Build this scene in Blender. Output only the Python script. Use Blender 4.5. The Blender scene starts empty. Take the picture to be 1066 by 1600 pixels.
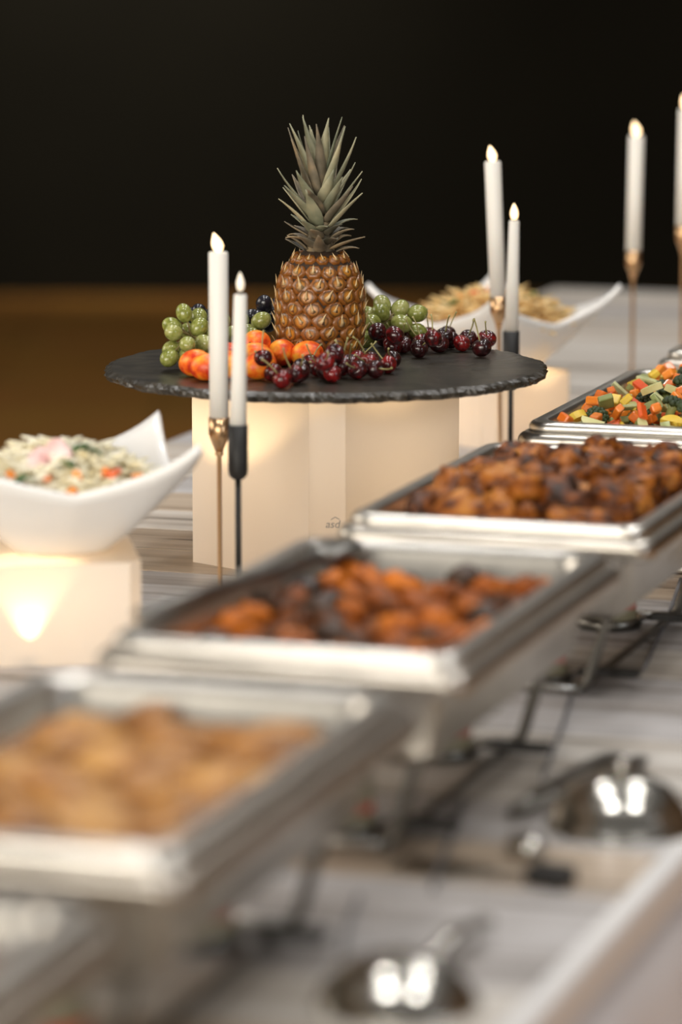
import bpy, bmesh, math, random
from mathutils import Vector, Matrix, noise, Euler
R = math.radians
PI = math.pi
random.seed(7)
scene = bpy.context.scene
COL = scene.collection

# ------------------------------------------------------------------ camera
TZ = 0.75                                   # height of the table top above the floor
CAMH = 0.80                                 # camera above the table top
PITCH = math.atan(985 / 6000)
cam_d = bpy.data.cameras.new('camera')
cam = bpy.data.objects.new('camera', cam_d)
COL.objects.link(cam)
cam.location = (0, 0, TZ + CAMH)
cam.rotation_euler = (PI / 2 - PITCH, 0, 0)
cam_d.sensor_fit = 'VERTICAL'
cam_d.sensor_height = 36
cam_d.sensor_width = 24
cam_d.lens = 135
cam_d.clip_end = 100
cam_d.dof.use_dof = True
cam_d.dof.focus_distance = 4.60
cam_d.dof.aperture_fstop = 2.5
scene.camera = cam

# ------------------------------------------------------------------ world, lights, exposure
w = bpy.data.worlds.new('world')
scene.world = w
w.use_nodes = True
w.node_tree.nodes['Background'].inputs[0].default_value = (1.0, 0.95, 0.89, 1)
w.node_tree.nodes['Background'].inputs[1].default_value = 0.13
scene.view_settings.view_transform = 'Standard'
scene.view_settings.look = 'None'
scene.view_settings.exposure = 0.0
scene.view_settings.gamma = 1
scene.view_settings.use_curve_mapping = False


def area(name, loc, target, sx, sy, power, color):
    d = bpy.data.lights.new(name, 'AREA')
    d.shape = 'RECTANGLE'
    d.size, d.size_y, d.energy, d.color = sx, sy, power, color
    o = bpy.data.objects.new(name, d)
    COL.objects.link(o)
    o.location = loc
    o.rotation_euler = (Vector(target) - Vector(loc)).to_track_quat('-Z', 'Y').to_euler()
    return o


# tall windows of the room behind the photographer, and one along the left side
for wx_, pw_ in ((-6.8, 270), (-4.5, 270), (-2.2, 260), (0.3, 110)):
    area('window_light', (wx_, -4.5, 2.1), (wx_ * 0.5, 4.2, 1.9), 1.5, 3.9, pw_, (1.0, 0.93, 0.82))
area('window_light_left', (-5.0, 5.0, 3.0), (0, 4.4, 0.9), 4.0, 2.2, 110, (1.0, 0.90, 0.78))
area('window_light_right', (4.4, 0.6, 2.3), (0.4, 3.4, 0.6), 1.6, 2.2, 70, (0.86, 0.93, 1.0))
for cx_ in (-0.5, 1.3):
    for cy_ in (2.4, 4.6, 6.8):
        area('ceiling_light', (cx_, cy_, 4.2), (cx_, cy_, 0.7), 0.42, 0.42, 27, (1.0, 0.98, 0.96))


# a dim lamp washing the upper part of the dark far wall
d_ = bpy.data.lights.new('wall_washer', 'SPOT')
d_.energy, d_.spot_size, d_.spot_blend, d_.color, d_.shadow_soft_size = 420, R(60), 1.0, (1.0, 0.93, 0.80), 0.2
o_ = bpy.data.objects.new('wall_washer', d_)
COL.objects.link(o_)
o_.location = (-1.0, 13.2, 3.4)
o_.rotation_euler = (Vector((-0.8, 14.5, 1.9)) - Vector(o_.location)).to_track_quat('-Z', 'Y').to_euler()


# ------------------------------------------------------------------ positions on the table
def ray(px, py):
    dx, dy = (px - 533) / 6000, (800 - py) / 6000
    return Vector((dx, math.cos(PITCH) + dy * math.sin(PITCH), -math.sin(PITCH) + dy * math.cos(PITCH)))


def at_h(px, py, h):                         # point at height h above the table top
    r = ray(px, py)
    t = (h - CAMH) / r.z
    return Vector((r.x * t, r.y * t, TZ + h))


def at_y(px, py, Y):                         # point at distance Y down the room
    r = ray(px, py)
    t = Y / r.y
    return Vector((r.x * t, Y, TZ + CAMH + r.z * t))


ANG = R(17.7)                                # the table runs away to the right
U = Vector((math.sin(ANG), math.cos(ANG), 0))
N = Vector((U.y, -U.x, 0))


def tb(s, b, z=0.0):                         # s along the table, b across it
    p = U * s + N * b
    return Vector((p.x, p.y, TZ + z))


# ------------------------------------------------------------------ helpers
def empty(name, loc=(0, 0, 0), rz=0, parent=None):
    o = bpy.data.objects.new(name, None)
    COL.objects.link(o)
    o.location = loc
    o.rotation_euler = (0, 0, rz)
    o.empty_display_size = 0.03
    if parent:
        o.parent = parent
    return o


def tag(o, label=None, cat=None, group=None, kind=None):
    if label: o['label'] = label
    if cat: o['category'] = cat
    if group: o['group'] = group
    if kind: o['kind'] = kind
    return o


def me(name, verts, faces, mat=None, smooth=True):
    m = bpy.data.meshes.new(name)
    m.from_pydata([tuple(v) for v in verts], [], faces)
    if smooth:
        m.polygons.foreach_set('use_smooth', [True] * len(m.polygons))
    if mat:
        m.materials.append(mat)
    m.update()
    return m


def obj(name, mesh, parent=None, loc=None, rot=None, scale=None):
    o = bpy.data.objects.new(name, mesh)
    COL.objects.link(o)
    if parent: o.parent = parent
    if loc is not None: o.location = loc
    if rot is not None: o.rotation_euler = rot
    if scale is not None: o.scale = scale
    return o


def fix_normals(m):
    bm = bmesh.new()
    bm.from_mesh(m)
    bmesh.ops.recalc_face_normals(bm, faces=bm.faces)
    bm.to_mesh(m)
    bm.free()
    return m


class MB:
    """collects simple solids into one mesh"""
    def __init__(self):
        self.v, self.f = [], []

    def add(self, v, f, M=None):
        k = len(self.v)
        self.v += [(M @ Vector(p)) if M else Vector(p) for p in v]
        self.f += [[i + k for i in q] for q in f]
        return self

    def build(self, name, mat, smooth=True):
        return fix_normals(me(name, self.v, self.f, mat, smooth))


def lathe_g(prof, seg=32):
    v, f = [], []
    n = len(prof)
    for i in range(seg):
        a = 2 * PI * i / seg
        for r, z in prof:
            v.append((r * math.cos(a), r * math.sin(a), z))
    for i in range(seg):
        j = (i + 1) % seg
        for k in range(n - 1):
            f.append([i * n + k, j * n + k, j * n + k + 1, i * n + k + 1])
    if prof[0][0] > 1e-5:
        f.append([i * n for i in range(seg)][::-1])
    if prof[-1][0] > 1e-5:
        f.append([i * n + n - 1 for i in range(seg)])
    return v, f


def lathe(name, prof, mat, seg=32):
    v, f = lathe_g(prof, seg)
    m = me(name, v, f, mat)
    bm = bmesh.new()
    bm.from_mesh(m)
    bmesh.ops.remove_doubles(bm, verts=bm.verts, dist=1e-6)
    bmesh.ops.recalc_face_normals(bm, faces=bm.faces)
    bm.to_mesh(m)
    bm.free()
    return m


def tube_g(path, rad, seg=8, flat=1.0):
    path = [Vector(p) for p in path]
    n = len(path)
    rad = rad if isinstance(rad, (list, tuple)) else [rad] * n
    v, f = [], []
    ref = Vector((0, 0, 1))
    t0 = (path[1] - path[0]).normalized()
    if abs(t0.dot(ref)) > 0.9: ref = Vector((1, 0, 0))
    for i, p in enumerate(path):
        t = (path[min(i + 1, n - 1)] - path[max(i - 1, 0)]).normalized()
        s = t.cross(ref).normalized()
        q = s.cross(t).normalized()
        ref = q
        for k in range(seg):
            a = 2 * PI * k / seg
            v.append(p + s * math.cos(a) * rad[i] + q * math.sin(a) * rad[i] * flat)
    for i in range(n - 1):
        for k in range(seg):
            l = (k + 1) % seg
            f.append([i * seg + k, i * seg + l, (i + 1) * seg + l, (i + 1) * seg + k])
    f.append(list(range(seg))[::-1])
    f.append([(n - 1) * seg + k for k in range(seg)])
    return v, f


def tube(name, path, rad, mat, seg=8, flat=1.0):
    v, f = tube_g(path, rad, seg, flat)
    return fix_normals(me(name, v, f, mat))


def box_mesh(name, sx, sy, sz, mat, bevel=0.0, seg=2):
    """box centred in x and y, standing on z = 0"""
    bm = bmesh.new()
    bmesh.ops.create_cube(bm, size=1)
    for v in bm.verts:
        v.co = Vector((v.co.x * sx, v.co.y * sy, (v.co.z + 0.5) * sz))
    if bevel:
        bmesh.ops.bevel(bm, geom=bm.edges[:], offset=bevel, segments=seg, affect='EDGES', profile=0.5)
    m = bpy.data.meshes.new(name)
    bm.to_mesh(m)
    bm.free()
    m.materials.append(mat)
    return m


def rrect(wx, wy, rad, z, n=5):
    """loop of points round a rounded rectangle"""
    out = []
    rad = min(rad, wx / 2, wy / 2)
    for cx, cy, a0 in ((1, 1, 0), (-1, 1, 90), (-1, -1, 180), (1, -1, 270)):
        for k in range(n + 1):
            a = R(a0 + 90 * k / n)
            out.append((cx * (wx / 2 - rad) + rad * math.cos(a), cy * (wy / 2 - rad) + rad * math.sin(a), z))
    return out


def loft(name, loops, mat, cap0=True, cap1=True, smooth=True):
    v, f = [], []
    n = len(loops[0])
    for l in loops: v += l
    for i in range(len(loops) - 1):
        for k in range(n):
            l = (k + 1) % n
            f.append([i * n + k, i * n + l, (i + 1) * n + l, (i + 1) * n + k])
    if cap0: f.append(list(range(n))[::-1])
    if cap1: f.append([(len(loops) - 1) * n + k for k in range(n)])
    return fix_normals(me(name, v, f, mat, smooth))


def blob(name, mat, rx, ry, rz, amp=0.1, freq=2.0, sub=3, seed=0):
    bm = bmesh.new()
    bmesh.ops.create_icosphere(bm, subdivisions=sub, radius=1)
    off = Vector((seed * 7.13, seed * 3.7, seed * 1.9))
    for v in bm.verts:
        d = 1 + amp * noise.noise(v.co * freq + off) + amp * 0.5 * noise.noise(v.co * freq * 2.3 + off)
        v.co = Vector((v.co.x * rx * d, v.co.y * ry * d, v.co.z * rz * d))
    m = bpy.data.meshes.new(name)
    bm.to_mesh(m)
    bm.free()
    m.polygons.foreach_set('use_smooth', [True] * len(m.polygons))
    m.materials.append(mat)
    return m


# ------------------------------------------------------------------ materials
def new_mat(name):
    m = bpy.data.materials.new(name)
    m.use_nodes = True
    nt = m.node_tree
    b = nt.nodes['Principled BSDF']
    return m, nt, b


def node(nt, typ, **kw):
    n = nt.nodes.new(typ)
    for k, v in kw.items():
        setattr(n, k, v)
    return n


def plain(name, col, rough=0.5, metal=0.0, spec=0.5, bump=0.0, bscale=60, var=0.0, vscale=15, sss=0.0, coat=0.0):
    m, nt, b = new_mat(name)
    b.inputs['Base Color'].default_value = (*col, 1)
    b.inputs['Roughness'].default_value = rough
    b.inputs['Metallic'].default_value = metal
    b.inputs['Specular IOR Level'].default_value = spec
    b.inputs['Coat Weight'].default_value = coat
    b.inputs['Coat Roughness'].default_value = 0.08
    if sss:
        b.inputs['Subsurface Weight'].default_value = sss
        b.inputs['Subsurface Radius'].default_value = (1.0, 0.5, 0.3)
        b.inputs['Subsurface Scale'].default_value = 0.006
    tc = node(nt, 'ShaderNodeTexCoord')
    if var:
        n = node(nt, 'ShaderNodeTexNoise')
        n.inputs['Scale'].default_value = vscale
        n.inputs['Detail'].default_value = 4
        nt.links.new(tc.outputs['Object'], n.inputs['Vector'])
        r = node(nt, 'ShaderNodeValToRGB')
        r.color_ramp.elements[0].position = 0.3
        r.color_ramp.elements[1].position = 0.7
        r.color_ramp.elements[0].color = (*[c * (1 - var) for c in col], 1)
        r.color_ramp.elements[1].color = (*[min(1, c * (1 + var)) for c in col], 1)
        nt.links.new(n.outputs['Fac'], r.inputs[0])
        nt.links.new(r.outputs[0], b.inputs['Base Color'])
    if bump:
        n = node(nt, 'ShaderNodeTexNoise')
        n.inputs['Scale'].default_value = bscale
        n.inputs['Detail'].default_value = 4
        nt.links.new(tc.outputs['Object'], n.inputs['Vector'])
        bp = node(nt, 'ShaderNodeBump')
        bp.inputs['Strength'].default_value = bump
        bp.inputs['Distance'].default_value = 0.004
        nt.links.new(n.outputs['Fac'], bp.inputs['Height'])
        nt.links.new(bp.outputs[0], b.inputs['Normal'])
    return m


def mottled(name, cols, scale=20, rough=0.4, coat=0.0, rnd=0.0, bump=0.0, spec=0.5, pos=None):
    """noise between several colours, with a shift for each single object"""
    m, nt, b = new_mat(name)
    tc = node(nt, 'ShaderNodeTexCoord')
    oi = node(nt, 'ShaderNodeObjectInfo')
    mul = node(nt, 'ShaderNodeMath', operation='MULTIPLY')
    mul.inputs[1].default_value = 37.0
    nt.links.new(oi.outputs['Random'], mul.inputs[0])
    n = node(nt, 'ShaderNodeTexNoise', noise_dimensions='4D')
    n.inputs['Scale'].default_value = scale
    n.inputs['Detail'].default_value = 3
    nt.links.new(tc.outputs['Object'], n.inputs['Vector'])
    nt.links.new(mul.outputs[0], n.inputs['W'])
    add = node(nt, 'ShaderNodeMath', operation='MULTIPLY_ADD')
    sub = node(nt, 'ShaderNodeMath', operation='SUBTRACT')
    sub.inputs[1].default_value = 0.5
    nt.links.new(oi.outputs['Random'], sub.inputs[0])
    nt.links.new(sub.outputs[0], add.inputs[0])
    add.inputs[1].default_value = rnd
    nt.links.new(n.outputs['Fac'], add.inputs[2])
    r = node(nt, 'ShaderNodeValToRGB')
    e = r.color_ramp.elements
    k = len(cols)
    pos = pos or [0.3 + 0.4 * i / (k - 1) for i in range(k)]
    e[0].position, e[1].position = pos[0], pos[-1]
    e[0].color, e[1].color = (*cols[0], 1), (*cols[-1], 1)
    for i in range(1, k - 1):
        x = e.new(pos[i])
        x.color = (*cols[i], 1)
    nt.links.new(add.outputs[0], r.inputs[0])
    nt.links.new(r.outputs[0], b.inputs['Base Color'])
    b.inputs['Roughness'].default_value = rough
    b.inputs['Coat Weight'].default_value = coat
    b.inputs['Coat Roughness'].default_value = 0.1
    b.inputs['Specular IOR Level'].default_value = spec
    if bump:
        bp = node(nt, 'ShaderNodeBump')
        bp.inputs['Strength'].default_value = bump
        bp.inputs['Distance'].default_value = 0.003
        nt.links.new(n.outputs['Fac'], bp.inputs['Height'])
        nt.links.new(bp.outputs[0], b.inputs['Normal'])
    return m


def frosted(name, col=(0.93, 0.88, 0.82)):
    """thin frosted acrylic sheet that lets light through"""
    m, nt, b = new_mat(name)
    b.inputs['Base Color'].default_value = (*col, 1)
    b.inputs['Roughness'].default_value = 0.45
    tr = node(nt, 'ShaderNodeBsdfTranslucent')
    tr.inputs['Color'].default_value = (0.95, 0.82, 0.66, 1)
    mx = node(nt, 'ShaderNodeMixShader')
    mx.inputs[0].default_value = 0.45
    nt.links.new(b.outputs[0], mx.inputs[1])
    nt.links.new(tr.outputs[0], mx.inputs[2])
    nt.links.new(mx.outputs[0], nt.nodes['Material Output'].inputs['Surface'])
    return m


def emit(name, col, strength):
    m, nt, b = new_mat(name)
    b.inputs['Base Color'].default_value = (0.9, 0.85, 0.75, 1)
    b.inputs['Emission Color'].default_value = (*col, 1)
    b.inputs['Emission Strength'].default_value = strength
    b.inputs['Roughness'].default_value = 0.4
    return m


def wood_boards():
    m, nt, b = new_mat('whitewashed_wood')
    tc = node(nt, 'ShaderNodeTexCoord')
    oi = node(nt, 'ShaderNodeObjectInfo')
    mul = node(nt, 'ShaderNodeMath', operation='MULTIPLY')
    mul.inputs[1].default_value = 53.0
    nt.links.new(oi.outputs['Random'], mul.inputs[0])
    mp = node(nt, 'ShaderNodeMapping')
    mp.inputs['Scale'].default_value = (2.2, 34, 34)
    nt.links.new(tc.outputs['Object'], mp.inputs['Vector'])
    n1 = node(nt, 'ShaderNodeTexNoise', noise_dimensions='4D')
    n1.inputs['Scale'].default_value = 1.0
    n1.inputs['Detail'].default_value = 7
    n1.inputs['Distortion'].default_value = 0.9
    nt.links.new(mp.outputs[0], n1.inputs['Vector'])
    nt.links.new(mul.outputs[0], n1.inputs['W'])
    r1 = node(nt, 'ShaderNodeValToRGB')
    e = r1.color_ramp.elements
    e[0].position, e[1].position = 0.34, 0.60
    e[0].color, e[1].color = (0.10, 0.075, 0.05, 1), (1, 1, 1, 1)
    e.new(0.40).color = (0.62, 0.57, 0.52, 1)
    nt.links.new(n1.outputs['Fac'], r1.inputs[0])
    r2 = node(nt, 'ShaderNodeValToRGB')
    e = r2.color_ramp.elements
    r2.color_ramp.interpolation = 'CONSTANT'
    e[0].position, e[1].position = 0.0, 0.78
    e[0].color, e[1].color = (0.68, 0.64, 0.585, 1), (0.54, 0.435, 0.33, 1)
    e.new(0.3).color = (0.55, 0.53, 0.525, 1)
    e.new(0.55).color = (0.66, 0.60, 0.53, 1)
    nt.links.new(oi.outputs['Random'], r2.inputs[0])
    mx = node(nt, 'ShaderNodeMix', data_type='RGBA', blend_type='MULTIPLY')
    mx.inputs['Factor'].default_value = 0.85
    nt.links.new(r2.outputs[0], mx.inputs['A'])
    nt.links.new(r1.outputs[0], mx.inputs['B'])
    nt.links.new(mx.outputs['Result'], b.inputs['Base Color'])
    b.inputs['Roughness'].default_value = 0.42
    bp = node(nt, 'ShaderNodeBump')
    bp.inputs['Strength'].default_value = 0.25
    bp.inputs['Distance'].default_value = 0.002
    nt.links.new(n1.outputs['Fac'], bp.inputs['Height'])
    nt.links.new(bp.outputs[0], b.inputs['Normal'])
    return m


def floor_mat():
    m, nt, b = new_mat('brown_parquet')
    tc = node(nt, 'ShaderNodeTexCoord')
    br = node(nt, 'ShaderNodeTexBrick')
    br.inputs['Scale'].default_value = 1.0
    br.inputs['Brick Width'].default_value = 1.1
    br.inputs['Row Height'].default_value = 0.12
    br.inputs['Mortar Size'].default_value = 0.004
    br.inputs['Color1'].default_value = (0.50, 0.235, 0.052, 1)
    br.inputs['Color2'].default_value = (0.42, 0.19, 0.040, 1)
    br.inputs['Mortar'].default_value = (0.02, 0.01, 0.004, 1)
    nt.links.new(tc.outputs['Object'], br.inputs['Vector'])
    n = node(nt, 'ShaderNodeTexNoise')
    n.inputs['Scale'].default_value = 3
    nt.links.new(tc.outputs['Object'], n.inputs['Vector'])
    mx = node(nt, 'ShaderNodeMix', data_type='RGBA', blend_type='MULTIPLY')
    mx.inputs['Factor'].default_value = 0.3
    nt.links.new(br.outputs['Color'], mx.inputs['A'])
    nt.links.new(n.outputs['Color'], mx.inputs['B'])
    nt.links.new(mx.outputs['Result'], b.inputs['Base Color'])
    b.inputs['Roughness'].default_value = 0.5
    b.inputs['Specular IOR Level'].default_value = 0.2
    return m


def slate_mat():
    m, nt, b = new_mat('black_slate')
    tc = node(nt, 'ShaderNodeTexCoord')
    n = node(nt, 'ShaderNodeTexNoise')
    n.inputs['Scale'].default_value = 14
    n.inputs['Detail'].default_value = 9
    n.inputs['Distortion'].default_value = 1.6
    nt.links.new(tc.outputs['Object'], n.inputs['Vector'])
    r = node(nt, 'ShaderNodeValToRGB')
    e = r.color_ramp.elements
    e[0].position, e[1].position = 0.3, 0.75
    e[0].color, e[1].color = (0.010, 0.008, 0.005, 1), (0.044, 0.036, 0.024, 1)
    nt.links.new(n.outputs['Fac'], r.inputs[0])
    nt.links.new(r.outputs[0], b.inputs['Base Color'])
    b.inputs['Roughness'].default_value = 0.36
    b.inputs['Specular IOR Level'].default_value = 0.55
    bp = node(nt, 'ShaderNodeBump')
    bp.inputs['Strength'].default_value = 0.5
    bp.inputs['Distance'].default_value = 0.004
    nt.links.new(n.outputs['Fac'], bp.inputs['Height'])
    nt.links.new(bp.outputs[0], b.inputs['Normal'])
    return m


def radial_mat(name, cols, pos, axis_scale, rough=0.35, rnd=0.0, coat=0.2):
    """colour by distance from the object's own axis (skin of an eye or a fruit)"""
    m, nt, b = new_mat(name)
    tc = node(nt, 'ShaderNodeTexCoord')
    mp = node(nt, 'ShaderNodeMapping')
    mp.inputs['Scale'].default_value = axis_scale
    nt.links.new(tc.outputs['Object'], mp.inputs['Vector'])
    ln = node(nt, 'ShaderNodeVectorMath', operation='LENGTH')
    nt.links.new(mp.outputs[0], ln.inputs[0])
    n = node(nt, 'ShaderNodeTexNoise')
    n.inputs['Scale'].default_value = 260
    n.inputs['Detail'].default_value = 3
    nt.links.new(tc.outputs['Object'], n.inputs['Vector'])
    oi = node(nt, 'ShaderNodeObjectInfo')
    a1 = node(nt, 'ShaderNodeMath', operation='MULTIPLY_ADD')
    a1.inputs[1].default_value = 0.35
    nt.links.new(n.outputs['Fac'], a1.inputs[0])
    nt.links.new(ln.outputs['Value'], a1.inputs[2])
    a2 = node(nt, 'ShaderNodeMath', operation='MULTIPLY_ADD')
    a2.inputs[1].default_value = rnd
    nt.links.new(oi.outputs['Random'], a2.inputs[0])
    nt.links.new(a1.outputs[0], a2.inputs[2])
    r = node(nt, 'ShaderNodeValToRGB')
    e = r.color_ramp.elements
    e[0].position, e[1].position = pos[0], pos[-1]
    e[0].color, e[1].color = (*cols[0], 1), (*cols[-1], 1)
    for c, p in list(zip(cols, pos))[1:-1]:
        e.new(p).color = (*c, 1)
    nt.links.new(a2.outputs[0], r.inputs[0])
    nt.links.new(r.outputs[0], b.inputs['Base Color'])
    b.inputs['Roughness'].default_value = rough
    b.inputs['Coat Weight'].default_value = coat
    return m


M = {}
M['steel'] = plain('brushed_steel', (0.72, 0.69, 0.63), 0.30, 1.0, var=0.08, vscale=30)
M['steel_polished'] = plain('polished_steel', (0.55, 0.53, 0.48), 0.20, 1.0)
M['steel_pan'] = plain('shaded_steel', (0.50, 0.465, 0.41), 0.32, 1.0, var=0.1, vscale=20)  # steel colour darkened to stand in for the dim room it reflects
M['steel_dark'] = plain('dark_steel', (0.20, 0.19, 0.17), 0.35, 1.0)
M['black_plastic'] = plain('black_plastic', (0.012, 0.011, 0.010), 0.45)
M['black_metal'] = plain('matt_black_metal', (0.014, 0.013, 0.012), 0.5, 0.0, 0.4)
M['gold'] = plain('brushed_brass', (0.62, 0.40, 0.22), 0.28, 1.0)
M['wax'] = plain('white_wax', (0.74, 0.72, 0.67), 0.5, sss=0.15)
M['flame'] = emit('led_flame', (1.0, 0.64, 0.28), 2.6)
M['flame_dim'] = emit('led_flame_dim', (1.0, 0.72, 0.42), 0.35)
M['porcelain'] = plain('white_porcelain', (0.80, 0.78, 0.75), 0.25, coat=0.3)
M['acrylic'] = frosted('frosted_acrylic')
M['wood'] = wood_boards()
M['trim'] = plain('white_edge', (0.80, 0.78, 0.76), 0.35)
M['skirt'] = plain('grey_skirt_cloth', (0.80, 0.79, 0.81), 0.85, bump=0.2, bscale=300)
M['table_wood'] = plain('plain_wood', (0.30, 0.22, 0.15), 0.6, var=0.2)
M['slate'] = slate_mat()
M['floor'] = floor_mat()
M['wall'] = plain('black_wall_paint', (0.0095, 0.0083, 0.0052), 0.9, spec=0.1, var=0.25, vscale=0.6)
M['print'] = plain('grey_print', (0.30, 0.29, 0.28), 0.6)
M['puck'] = emit('led_puck', (1.0, 0.72, 0.40), 6.0)

# ------------------------------------------------------------------ setting
fl = obj('floor', me('floor', [(-8, -5, 0), (10, -5, 0), (10, 14.6, 0), (-8, 14.6, 0), (-8, -5, -0.1), (10, -5, -0.1), (10, 14.6, -0.1), (-8, 14.6, -0.1)],
         [[0, 1, 2, 3], [7, 6, 5, 4], [0, 4, 5, 1], [1, 5, 6, 2], [2, 6, 7, 3], [3, 7, 4, 0]], M['floor'], False))
tag(fl, kind='structure')
wl = obj('wall_back', box_mesh('wall_back', 18, 0.2, 4.5, M['wall']), loc=(1, 14.6, 0))
tag(wl, kind='structure')
M['brown_wall'] = plain('brown_wood_wall', (0.10, 0.058, 0.026), 0.7, var=0.3, vscale=2)
wr = obj('unseen_wall_right', box_mesh('unseen_wall_right', 0.2, 19.5, 4.5, M['brown_wall']), loc=(4.6, 4.75, 0))  # unseen wall, added to block ambient light and darken the pans' right sides
tag(wr, kind='structure')

# ------------------------------------------------------------------ buffet table
S0, S1 = 1.50, 7.40
B0, B1 = -1.914, -0.672
tab = empty('buffet_table', tb((S0 + S1) / 2, (B0 + B1) / 2, -TZ), -ANG)
tag(tab, 'long buffet table topped with whitewashed crosswise boards and a grey side skirt', 'table')
TL, TW = S1 - S0, B1 - B0
bw = 0.14
nb = int(TL / bw)
bw = TL / nb
bmesh_board = box_mesh('board', TW - 0.02, bw - 0.0025, 0.022, M['wood'], 0.0015, 1)
for i in range(nb):
    o = obj('board', bmesh_board, tab, (-0.01, -TL / 2 + bw * (i + 0.5), TZ - 0.022))
    if i % 2: o.rotation_euler = (0, 0, PI)
trim = loft('edge_trim', [[(TW / 2 - 0.0195 + x, y, z) for x, z in ((0, TZ - 0.035), (0, TZ), (0.012, TZ), (0.0175, TZ - 0.002), (0.0195, TZ - 0.007), (0.0195, TZ - 0.035))]
                          for y in (-TL / 2, TL / 2)], M['trim'], smooth=False)
obj('edge_trim', trim, tab)
# side skirt: one hanging cloth with soft folds
v, f = [], []
ny, nz = 240, 8
for side in (0, 1):
    for j in range(nz + 1):
        z = TZ - 0.036 - (TZ - 0.05) * j / nz
        for i in range(ny + 1):
            y = -TL / 2 + TL * i / ny
            x = TW / 2 - 0.012 + 0.012 * (j / nz) * math.sin(y * 21 + 1.3 * math.sin(y * 5)) - 0.004 * side
            v.append((x, y, z))
k = (ny + 1) * (nz + 1)
for side in (0, 1):
    for j in range(nz):
        for i in range(ny):
            a = side * k + j * (ny + 1) + i
            f.append([a, a + 1, a + ny + 2, a + ny + 1])
for i in range(ny):
    f.append([i, i + 1, k + i + 1, k + i])
    b_ = nz * (ny + 1) + i
    f.append([b_, b_ + 1, k + b_ + 1, k + b_])
obj('skirt', fix_normals(me('skirt', v, f, M['skirt'])), tab)
leg_m = box_mesh('leg', 0.05, 0.05, TZ - 0.08, M['table_wood'], 0.004)
for sx in (-1, 1):
    for y in (-TL / 2 + 0.15, -TL / 6, TL / 6, TL / 2 - 0.15):
        obj('leg', leg_m, tab, (sx * (TW / 2 - 0.09), y, 0))
    obj('apron', box_mesh('apron', 0.03, TL - 0.2, 0.06, M['table_wood'], 0.003), tab, (sx * (TW / 2 - 0.09), 0, TZ - 0.082))

# ------------------------------------------------------------------ illuminated display stands
def display_stand(loc, rz, half, cham, height, label, lamp_xy, lamp_pow, cone, glow, printed=False, puck=1.0):
    """square column of frosted sheets with cut corners, a lamp inside"""
    st = empty('display_stand', loc, rz)
    tag(st, label, 'display stand', 'illuminated frosted display stands')
    c = half - cham
    P = [(half, -c), (half, c), (c, half), (-c, half), (-half, c), (-half, -c), (-c, -half), (c, -half)]
    for i in range(8):
        a, b = Vector(P[i]), Vector(P[(i + 1) % 8])
        d = (b - a).normalized() * 0.0003
        a, b = a + d, b - d
        obj('panel', me('panel', [(a.x, a.y, 0), (b.x, b.y, 0), (b.x, b.y, height), (a.x, a.y, height)], [[0, 1, 2, 3]], M['acrylic'], False), st)
    obj('top_panel', me('top_panel', [(x, y, height - 0.0004) for x, y in P], [list(range(8))], M['acrylic'], False), st)
    if printed:
        a, b = Vector(P[printed[0]]), Vector(P[(printed[0] + 1) % 8])
        cu = bpy.data.curves.new('maker_print', 'FONT')
        cu.body = 'asd'
        cu.size = 0.0125
        cu.align_x = 'CENTER'
        cu.shear = 0.2
        t = bpy.data.objects.new('maker_print_text', cu)
        COL.objects.link(t)
        bpy.context.view_layer.update()
        m = bpy.data.meshes.new_from_object(t.evaluated_get(bpy.context.evaluated_depsgraph_get()))
        bpy.data.objects.remove(t)
        m.materials.clear()
        m.materials.append(M['print'])
        # small roof-like mark over the letters
        bm = bmesh.new()
        bm.from_mesh(m)
        def strip(p, q):
            d = (Vector(q) - Vector(p)).normalized() * 0.0004
            nn = Vector((-d.y, d.x))
            bm.faces.new([bm.verts.new((*(Vector(p) - nn), 0)), bm.verts.new((*(Vector(q) - nn), 0)), bm.verts.new((*(Vector(q) + nn), 0)), bm.verts.new((*(Vector(p) + nn), 0))])
        strip((-0.002, 0.0092), (0.003, 0.0125))
        strip((0.003, 0.0125), (0.008, 0.0095))
        bm.to_mesh(m)
        bm.free()
        t = obj('maker_print', m, st)
        p = a.lerp(b, printed[1])
        d = (b - a).normalized()
        n = Vector((d.y, -d.x))
        t.matrix_local = Matrix(((d.x, 0, n.x, p.x + n.x * 0.0006), (d.y, 0, n.y, p.y + n.y * 0.0006), (0, 1, 0, printed[2]), (0, 0, 0, 1)))
        tag(t, 'small grey printed maker mark reading asd')
    pk = obj('led_puck', lathe('led_puck', [(0, 0), (0.022, 0), (0.024, 0.003), (0.024, 0.010), (0.021, 0.013), (0, 0.013)], M['porcelain'], 24), st, (*lamp_xy, 0.0), None, (puck, puck, 1))
    d = bpy.data.lights.new('stand_lamp', 'SPOT')
    d.energy, d.spot_size, d.spot_blend, d.color, d.shadow_soft_size = lamp_pow, cone, 0.25, (1.0, 0.74, 0.42), 0.008
    l = bpy.data.objects.new('stand_lamp', d)
    COL.objects.link(l)
    l.parent = st
    l.location = (*lamp_xy, 0.022)
    l.rotation_euler = (PI, 0, 0)
    d = bpy.data.lights.new('stand_glow', 'POINT')
    d.energy, d.color, d.shadow_soft_size = glow, (1.0, 0.78, 0.52), 0.03
    l = bpy.data.objects.new('stand_glow', d)
    COL.objects.link(l)
    l.parent = st
    l.location = (0, 0, height * 0.6)
    return st


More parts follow.
